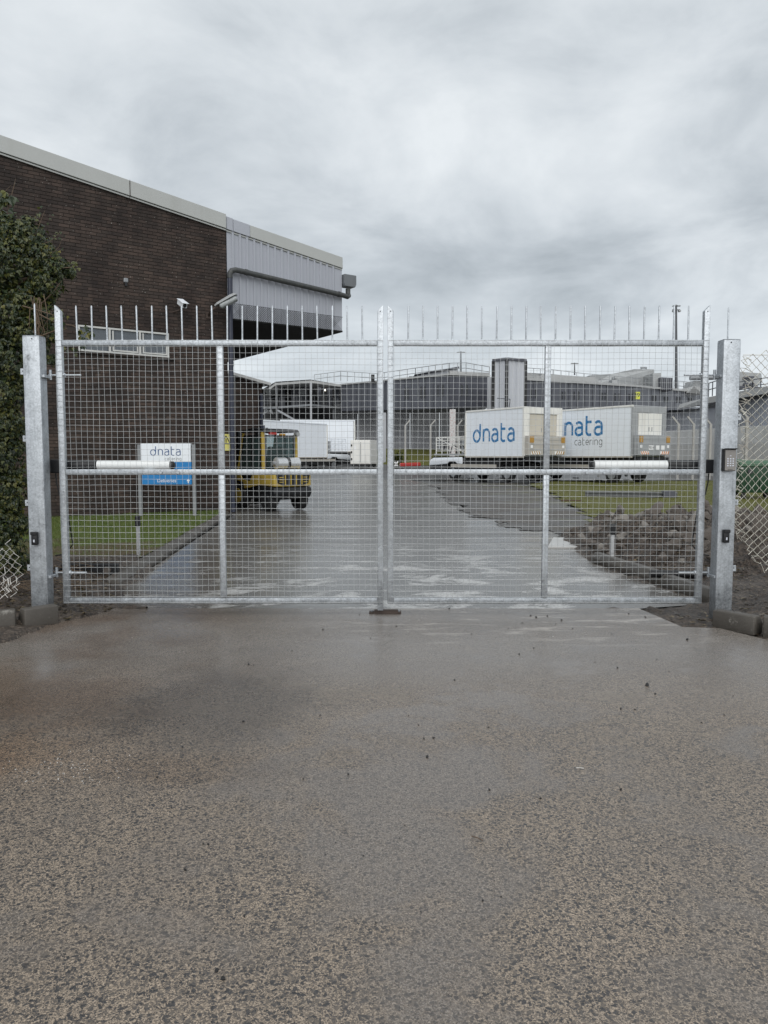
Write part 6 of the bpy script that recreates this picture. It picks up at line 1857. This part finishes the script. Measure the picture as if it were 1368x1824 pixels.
while k < 295:
    x, y = rs.uniform(2.9, 6.2), rs.uniform(6.8, 12.6)
    if not in_poly(x, y, HEAP): continue
    if y < 8.6 and rs.random() < .75: continue
    s = rs.choice((.05, .06, .07, .07, .08, .08, .09, .10, .11, .12, .14, .16)) * (1.0 if x > 3.4 else .8)
    if rs.random() < .34:
        put_chunk('rubble_lump', rs.choice(pale), x, y, soil_r, min(s, .12), 'pale concrete lump ' + zone(x, y), 'rubble lump', 'pale lumps in the rubble heap', rs)
    else:
        put_chunk('rubble_lump', rs.choice(chunks), x, y, soil_r, s, 'dark muddy lump ' + zone(x, y), 'rubble lump', 'dark lumps in the rubble heap', rs)
    k += 1
mb = MB()
for i in range(1500):
    x, y = rs.uniform(2.9, 7.4), rs.uniform(6.3, 13)
    if not in_poly(x, y, HEAP): continue
    s = rs.uniform(.012, .035); z = soil_r(x, y) + s * .3
    a = [Vector((x + s * rs.uniform(.6, 1.2) * math.cos(t_ * 2.09 + rs.random()), y + s * rs.uniform(.6, 1.2) * math.sin(t_ * 2.09 + rs.random()), z + rs.uniform(-.3, .5) * s)) for t_ in range(3)]
    mb.add(a + [Vector((x, y, z + s * rs.uniform(.6, 1.1)))], [(0, 1, 2), (0, 1, 3), (1, 2, 3), (2, 0, 3)])
mb.build('rubble', M['chunk'], None, props={'kind': 'stuff'})
# broken half pipe on top of the heap
c = G(1240, 944); zc0 = soil_r(c.x, c.y)
c = P(1238, 938, c.y + .2)
hpz = empty('broken_pipe', c, 'broken pale concrete pipe end with dark hollow on top of the rubble heap', 'pipe')
mb = MB(); n = 10
ax = Vector((.25, .95, .05)).normalized(); sd = Vector((ax.y, -ax.x, 0)).normalized()
for k0, k1 in [(i, i + 1) for i in range(n)]:
    q4 = []
    for (kk, rr) in ((k0, .19), (k1, .19), (k1, .135), (k0, .135)):
        th = R(-12 + 204 * kk / n); q4.append(c + sd * rr * math.cos(th) + Vector((0, 0, rr * math.sin(th))))
    mb.prism(q4, ax * .75)
mb.build('pipe_shell', M['chunkpale'], hpz)
mb = MB(); mb.obox(c + ax * .80 - Vector((0, 0, .02)), sd * .17, ax * .04, Vector((0, 0, .15))); mb.build('soil_plug', M['chunk'], hpz)
# black ducting bits in the heap
def hose(pts, r_, label):
    mb = MB(); mb.tube(pts, r_, 8)
    tag(mb.build('black_duct', M['black'], None, smooth=60), label, 'duct')
h0 = G(1095, 946); hose([Vector((h0.x + .05, h0.y - .9, .32)), Vector((h0.x + .28, h0.y - .9, .36)), Vector((h0.x + .48, h0.y - .8, .37))], .028, 'straight black duct sticking out behind the photocell post in the rubble')
h1 = G(1180, 1003); hose([Vector((h1.x - .28, h1.y, .10)), Vector((h1.x - .05, h1.y - .02, .07)), Vector((h1.x + .08, h1.y, .16)), Vector((h1.x + .10, h1.y + .1, .34))], .026, 'bent black duct piece lying at the front of the rubble')
h2 = G(1210, 1043); hose([Vector((h2.x - .3, h2.y + .05, .12)), Vector((h2.x + .3, h2.y, .12))], .04, 'thick black duct lying flat near the kerb below the rubble')
h3 = G(1118, 965); hose([Vector((h3.x - .1, h3.y - .4, .18)), Vector((h3.x + .05, h3.y - .4, .36)), Vector((h3.x + .3, h3.y - .4, .40)), Vector((h3.x + .5, h3.y - .4, .34))], .007, 'thin looped pale cable on the rubble')

# dark open drain at the left inside the gate
dq = G(150, 1040)
dr = empty('drain_box', (dq.x, dq.y, 0), 'dark broken drain chamber in the soil left of the drive behind the gate', 'drain')
mb = MB(); mb.box((dq.x - .30, dq.y + .12, -.02), (dq.x + .32, dq.y + .20, .20)); mb.box((dq.x - .34, dq.y - .2, -.02), (dq.x - .28, dq.y + .119, .16)); mb.build('chamber_wall', M['black'], dr, bevel=.01)
mb = MB(); mb.box((dq.x - .30, dq.y - .16, .035), (dq.x + .25, dq.y + .12, .05)); mb.build('chamber_floor', M['soffit'], dr)
rs = random.Random(4)
for i, (u, v, s) in enumerate(((192, 1036, .10), (205, 1044, .07), (178, 1032, .08), (214, 1030, .06))):
    q = G(u, v); put_chunk('broken_kerb', rs.choice(chunks), q.x, q.y, soil_l, s, 'dark broken kerb lump beside the drain chamber', 'lump', 'broken lumps by the drain', rs)

# loose stones on the apron
smesh = [chunk_mesh(40 + i, .45, 1) for i in range(5)]
for s_ in smesh: s_.materials.append(M['stone'])
stone_px = [(1153, 1222, 9), (1167, 1237, 5), (1106, 1263, 5), (1131, 1264, 4), (397, 1745, 11), (386, 1730, 9), (1315, 1731, 3), (761, 1349, 6), (755, 1316, 5), (772, 1315, 5), (963, 1423, 6), (872, 1408, 5), (1106, 1407, 5), (860, 1605, 5), (893, 1598, 4),
            (434, 1286, 5), (443, 1184, 5), (452, 1185, 4), (330, 1550, 6), (362, 1504, 5), (371, 1505, 6), (435, 1633, 6), (951, 1155, 4), (925, 1166, 4), (1224, 1140, 6), (1290, 1274, 4), (1250, 1288, 4), (1306, 1240, 3), (706, 1116, 4), (810, 1212, 4), (870, 1296, 4),
            (745, 1292, 4), (728, 1275, 3), (520, 1160, 3), (575, 1122, 4), (1060, 1180, 3), (1100, 1190, 4), (1192, 1197, 3), (1170, 1175, 3), (305, 1440, 4), (280, 1385, 5), (325, 1332, 4), (40, 1415, 5), (80, 1368, 4), (620, 1380, 4), (540, 1388, 4), (570, 1275, 4),
            (945, 1097, 4), (955, 1100, 5), (975, 1098, 4), (1000, 1105, 4), (990, 1112, 3), (930, 1110, 3), (905, 1120, 3), (1020, 1120, 3), (840, 1130, 3), (1090, 1130, 3), (1150, 1100, 4), (1120, 1094, 4), (660, 1137, 3), (640, 1095, 3), (800, 1085, 4)]
rs = random.Random(9)
for u, v, px in stone_px:
    q = G(u, v); dist = math.hypot(q.y, CAM_H)
    s = px / FPX * dist * .55
    lb = {(1153, 1222): 'largest dark stone lying alone on the wet apron right of centre', (397, 1745): 'dark clod lying near the bottom edge of the apron, nearest the viewer', (386, 1730): 'smaller dark clod just behind the nearest clod on the apron'}.get((u, v), 'small dark loose stone lying on the wet concrete apron')
    o = link_mesh('loose_stone', rs.choice(smesh), None, (q.x, q.y, s * .35), (rs.uniform(0, 6), rs.uniform(0, 6), rs.uniform(0, 6)), (s, s * rs.uniform(.7, 1), s * rs.uniform(.6, .9)))
    tag(o, lb, 'stone', 'loose stones on the apron')
mb = MB()
for i in range(420):
    if i < 90: q = G(rs.gauss(120, 60), rs.gauss(1372, 16))
    else: q = G(rs.uniform(0, 1368), rs.uniform(1090, 1700))
    if i >= 90 and rs.random() < .4: q = Vector((rs.uniform(0.2, 2.4), rs.uniform(6.0, 7.6), 0))
    if q.y > 8 or abs(q.x) > 4: continue
    s = rs.uniform(.0016, .0042)
    a = [q + Vector((s * math.cos(t_ * 2.09 + i), s * math.sin(t_ * 2.09 + i), .0005)) for t_ in range(3)]
    mb.add(a + [q + Vector((0, 0, s * 1.1))], [(0, 1, 2), (0, 1, 3), (1, 2, 3), (2, 0, 3)])
    if i == 89:
        mb.build('pale_grit', M['crumb'], None, props={'kind': 'stuff'}); mb = MB()
mb.build('dark_grit', M['stone'], None, props={'kind': 'stuff'})
# twigs on the apron and by the post
for (u0, v0, u1, v1, lb) in ((840, 1492, 860, 1500, 'thin brown twig lying on the middle of the apron'), (1026, 1370, 1040, 1371, 'pale straw lying on the apron right of centre'), (105, 1084, 128, 1081, 'pale broken stick on the soil beside the post foot')):
    a2, b2 = G(u0, v0), G(u1, v1)
    zz = .006 if u0 > 200 else .05
    mb = MB(); mb.tube([a2 + Vector((0, 0, zz)), (a2 + b2) / 2 + Vector((0, .002, zz + .001)), b2 + Vector((0, 0, zz))], .0018 if u0 > 200 else .005, 6)
    tag(mb.build('twig', M['twig'] if u0 == 840 else M['crumb'], None), lb, 'twig')

# ================================================================== CHAIN LINK FENCE (right), torn edge
def strand_fence(name, label, xs0, nstr, pitch, zt, zb, y, edge, r_=.0029, seed=3, top_jit=.02):
    f0 = empty(name, (xs0, y, 0), label, 'fence')
    rs = random.Random(seed)
    mb = MB()
    for k in range(nstr):
        xk = xs0 + k * pitch / 2
        lo = zb(xk) + rs.uniform(-.02, .02); hi = zt + rs.uniform(-top_jit, top_jit)
        j0 = int(lo / (pitch / 2)); j1 = int(hi / (pitch / 2))
        run = []
        for j in range(j0, j1 + 1):
            z = j * pitch / 2
            sgn = 1 if (j + k) % 2 else -1
            x = xk + sgn * pitch / 4 * 1.06
            dx = .012 * nz(x * 2, z * 2, 1.3, 3) * 2
            dzz = .016 * nz(x * 2, z * 2, 1.7, 8) - .03 * (xk - xs0) * 0
            q = Vector((x + dx, y + .006 * sgn + .02 * nz(x, z, 1.1, 5), z + dzz))
            if edge and xk < edge(z):
                if len(run) > 1:
                    mb.tube(run, r_, 5, caps=False)
                run = []
                continue
            run.append(q)
        if len(run) > 1: mb.tube(run, r_, 5, caps=False)
    # curled torn ends along the cut edge
    if edge:
        for j in range(int(zb(xs0) / pitch), int(zt / pitch)):
            z = j * pitch + rs.uniform(0, .03); x = edge(z) - .01
            pts = [Vector((x + .07, y, z)), Vector((x + .02, y - .01, z + .025)), Vector((x - rs.uniform(.0, .05), y - rs.uniform(0, .04), z + rs.uniform(-.02, .05))), Vector((x + rs.uniform(-.02, .03), y - .02, z - rs.uniform(.01, .05)))]
            mb.tube(pts, r_, 5)
            if rs.random() < .6:
                pts = [Vector((x + .05, y + .01, z + .02)), Vector((x - .01, y + .02, z)), Vector((x + .015, y + .01, z - .03)), Vector((x + .06, y, z - .05))]
                mb.tube(pts, r_, 5)
    mb.build('chain_link', M['link'], f0, recalc=False, smooth=60)
    return f0
eu = [(628, 1333), (650, 1322), (690, 1330), (720, 1322), (760, 1326), (800, 1320), (830, 1312), (900, 1308), (930, 1306), (955, 1316), (985, 1335), (1010, 1362)]
ez = []
YF = 6.36
for v, u in eu:
    q = P(u, v, YF); ez.append((q.z, q.x))
def edge_r(z):
    if z >= ez[0][0]: return ez[0][1]
    for (za, xa), (zb_, xb) in zip(ez[:-1], ez[1:]):
        if zb_ <= z <= za:
            return xa + (xb - xa) * (za - z) / (za - zb_)
    return ez[-1][1]
zt_f = P(1340, 626, YF).z
fr_ = strand_fence('chain_link_fence', 'torn chain link fence hanging right of the keypad gate post', 2.90, 92, .072, zt_f, lambda x: P(1330, 1000, YF).z - .25 * min(1, max(0, x - 3.1)) - .04, YF, edge_r)
mb = MB(); mb.tube([(3.02, YF + .0, zt_f - .03), (6.1, YF + .0, zt_f - .03)], .003, 5); mb.tube([(3.04, YF, 1.35), (6.1, YF, 1.35)], .003, 5); mb.build('line_wire', M['link'], fr_)
mb = MB(); mb.box((5.6, YF + .02, -.1), (5.72, YF + .14, zt_f + .05)); mb.build('fence_post', M['concrete_post'], fr_, bevel=.01)
# torn scrap at the left
xe0 = P(0, 1000, 6.0).x
def edge_l(z): return -99
f1 = empty('fence_scrap', (P(15, 1010, 6.05).x, 6.05, .1), 'torn scrap of chain link hanging at the foot of the ivy', 'fence scrap')
mb = MB(); rs = random.Random(8)
for k in range(16):
    xk = P(32, 990, 6.05).x - k * .036
    j0, j1 = 6 + rs.randint(-1, 2), 19 - (2 if k == 0 else 0) + rs.randint(-1, 1)
    pts = []
    for j in range(j0, j1):
        z = .02 + j * .036; sg_ = 1 if (j + k) % 2 else -1
        bend = max(0, (.42 - z)) * .25
        pts.append(Vector((xk + sg_ * .019 - bend * .6 + .03 * nz(xk * 3, z * 3, 2), 6.05 - bend * .5 + .01 * sg_, z)))
    mb.tube(pts, .0026, 5)
for k in range(7):
    q = P(rs.uniform(5, 32), rs.uniform(1030, 1062), 6.0)
    mb.tube([q + Vector((0, 0, .10)), q + Vector((.015, -.02, .05)), q + Vector((-.012, -.01, .02)), q + Vector((.02, -.02, -.01))], .0024, 5)
mb.build('chain_link', simple('bright_torn_wire', (.62, .60, .56), .45, .2), f1, recalc=False, smooth=60)

# ================================================================== IVY
rs = random.Random(17)
blobs = []   # (centre, radius xyz, weight)
def blob(u, v, Y, r_, sz=1.0, sy=1.0):
    q = P(u, v, Y); blobs.append((q, r_, r_ * sy, r_ * sz))
YI = 7.25
for u, v, r_ in ((-55, 400, .32), (5, 415, .19), (45, 425, .20), (70, 455, .16), (20, 470, .28), (102, 478, .115), (80, 505, .15), (55, 535, .20), (88, 530, .07), (10, 560, .30), (50, 590, .20), (75, 565, .13), (-50, 500, .40), (-60, 620, .42),
                 (12, 640, .24), (-10, 700, .26), (5, 755, .22), (-15, 815, .28), (2, 870, .24), (-10, 930, .27), (2, 975, .22), (-60, 760, .42), (-65, 880, .42), (-60, 990, .36), (20, 900, .12), (24, 800, .11), (26, 690, .12), (100, 600, .05), (90, 640, .05),
                 (118, 478, .05), (125, 486, .045), (66, 610, .12)):
    blob(u, v, YI - .05 * rs.random(), r_)
for u, v, r_ in ((40, 680, .10), (38, 760, .09), (32, 850, .10), (34, 930, .10), (30, 1000, .12)):
    blob(u, v, YI, r_)
base = P(-40, 1060, YI); base.z = 0
ivy = empty('ivy_tree', base, 'dense dark ivy clad tree trunk behind the gate post, with leafy crown', 'tree')
# ivy leaf outline (3 lobes)
LF = [(0, 0, 0), (.30, .10, .05), (.50, .38, .0), (.24, .46, .06), (0, 1.0, -.12), (-.24, .46, .06), (-.50, .38, .0), (-.30, .10, .05)]
def leaf_block(nleaf, size, seed, lob=True):
    r2 = random.Random(seed); out = []
    tot = sum(b2[1] ** 1.7 for b2 in blobs)
    for (c, rx, ry, rz_) in blobs:
        n = int(nleaf * rx ** 1.7 / tot)
        for i in range(n):
            dd = Vector((r2.gauss(0, 1), r2.gauss(0, 1), r2.gauss(0, 1))).normalized()
            if dd.y > .5 and r2.random() < .8: dd.y = -dd.y
            rad = 1.0 - .55 * r2.random() ** 2.0 + .22 * noise.noise(dd * 2.2 + c * 3) + .16 * noise.noise(dd * 6 + c)
            p = c + Vector((dd.x * rx, dd.y * ry, dd.z * rz_)) * rad
            if p.z < .05: continue
            s = size * r2.uniform(.55, 1.3)
            nrm = (dd * .8 + Vector((r2.gauss(0, .5), r2.gauss(0, .5) - .25, r2.gauss(0, .4) + .3))).normalized()
            tipd = Vector((r2.gauss(0, .55), r2.gauss(0, .4), -1.0 + r2.gauss(0, .4)))
            tipd = (tipd - nrm * tipd.dot(nrm)).normalized()
            sd_ = tipd.cross(nrm)
            vs = [p + (sd_ * a + tipd * b2 + nrm * c2) * s for a, b2, c2 in LF]
            out.append(vs)
    return out
def leaves_mesh(name, lv, m, parent):
    off = WL[parent.name]
    vs = []; fs = []
    for l in lv:
        n = len(vs); vs += [tuple(q - off) for q in l]
        fs += [(n, n + 1, n + 3, n + 4), (n + 1, n + 2, n + 3), (n, n + 4, n + 5, n + 7), (n + 7, n + 5, n + 6)]
    me = bpy.data.meshes.new(name); me.from_pydata(vs, [], fs); me.materials.append(m); me.update()
    return link_mesh(name, me, parent)
leaves_mesh('crown', leaf_block(38000, .042, 31), M['ivy'], ivy)
# trunk, limbs, vines
mb = MB(); b0 = P(-45, 1070, YI + .1); b0.z = -.1
mb.tube([b0, P(-40, 900, YI + .1), P(-30, 700, YI + .1), P(-10, 560, YI + .12), P(20, 470, YI + .1)], [.17, .15, .13, .10, .05], 10); mb.build('trunk', M['twig'], ivy, smooth=60)
mb = MB()
for pts, r_ in (([(-20, 560), (40, 500), (80, 480), (128, 476), (140, 462)], .012), ([(0, 470), (30, 420), (15, 380), (14, 345)], .012), ([(20, 500), (55, 440), (72, 395), (80, 375)], .006), ([(40, 560), (75, 540), (95, 520), (110, 500)], .009), ([(60, 440), (90, 430), (106, 415)], .005), ([(14, 372), (24, 335), (28, 318)], .005), ([(90, 455), (105, 440), (110, 428)], .004), ([(0, 410), (-10, 360), (20, 330)], .006)):
    q = [P(u, v, YI - .1) for u, v in pts]
    mb.tube(q, [r_ * (1 - .75 * i / (len(q) - 1)) for i in range(len(q))], 6)
mb.build('limb', M['vine'], ivy, smooth=60)
mb = MB()
for i in range(15):
    u0, v0 = rs.uniform(52, 80), rs.uniform(520, 560)
    q = [P(u0, v0, YI - .18), P(u0 + rs.uniform(-8, 10), v0 + rs.uniform(20, 35), YI - .2), P(u0 + rs.uniform(-6, 14), v0 + rs.uniform(40, 55), YI - .2), P(u0 + rs.uniform(-4, 22), v0 + rs.uniform(60, 84), YI - .18)]
    mb.tube(q, [.0045, .004, .003, .0015], 5)
for pts in (([(70, 560), (100, 575), (130, 580), (146, 590)]), ([(70, 600), (95, 590), (120, 586)]), ([(40, 545), (65, 552), (92, 560), (98, 562)])):
    mb.tube([P(u, v, YI - .25) for u, v in pts], [.007, .006, .004, .002], 6)
mb.build('vine', M['vine'], ivy, smooth=60)
# stray sprigs: large pale leaves at the top, leaves hanging in front of the window, tips
lv = []
def sprig(u, v, Y, n, spread, size, up=False):
    for i in range(n):
        p = P(u + rs.gauss(0, spread), v + rs.gauss(0, spread), Y + rs.gauss(0, .04))
        nrm = Vector((rs.gauss(0, .5), -1, rs.gauss(0, .5) + .2)).normalized()
        td = Vector((rs.gauss(0, .5), 0, (1 if up else -1) + rs.gauss(0, .5))); td = (td - nrm * td.dot(nrm)).normalized(); sd_ = td.cross(nrm)
        s = size * rs.uniform(.7, 1.3)
        lv.append([p + (sd_ * a + td * b2 + nrm * c2) * s for a, b2, c2 in LF])
sprig(152, 592, YI - .25, 16, 6, .055); sprig(146, 612, YI - .25, 6, 5, .045); sprig(118, 625, YI - .25, 9, 9, .045); sprig(105, 575, YI - .25, 10, 6, .05); sprig(112, 560, YI - .2, 8, 6, .05)
sprig(12, 352, YI - .1, 7, 6, .10); sprig(2, 345, YI - .1, 6, 6, .11); sprig(20, 376, YI - .1, 4, 4, .09); sprig(130, 478, YI - .1, 22, 5, .035); sprig(72, 388, YI - .1, 14, 9, .03); sprig(105, 418, YI - .1, 10, 6, .025); sprig(95, 445, YI - .1, 20, 8, .035)
leaves_mesh('sprig_leaves', lv, M['ivy'], ivy)

# smaller ground ivy / bramble at the foot of the post
mb = MB()
for i in range(40):
    a = Vector((rs.uniform(-3.5, -2.9), rs.uniform(6.5, 7.4), rs.uniform(.02, .3)))
    mb.tube([a, a + Vector((rs.gauss(0, .12), rs.gauss(0, .05), rs.uniform(.0, .16))), a + Vector((rs.gauss(0, .22), rs.gauss(0, .08), rs.uniform(-.05, .2)))], .0028, 4)
o = mb.build('brambles', M['vine'], None); o['kind'] = 'stuff'
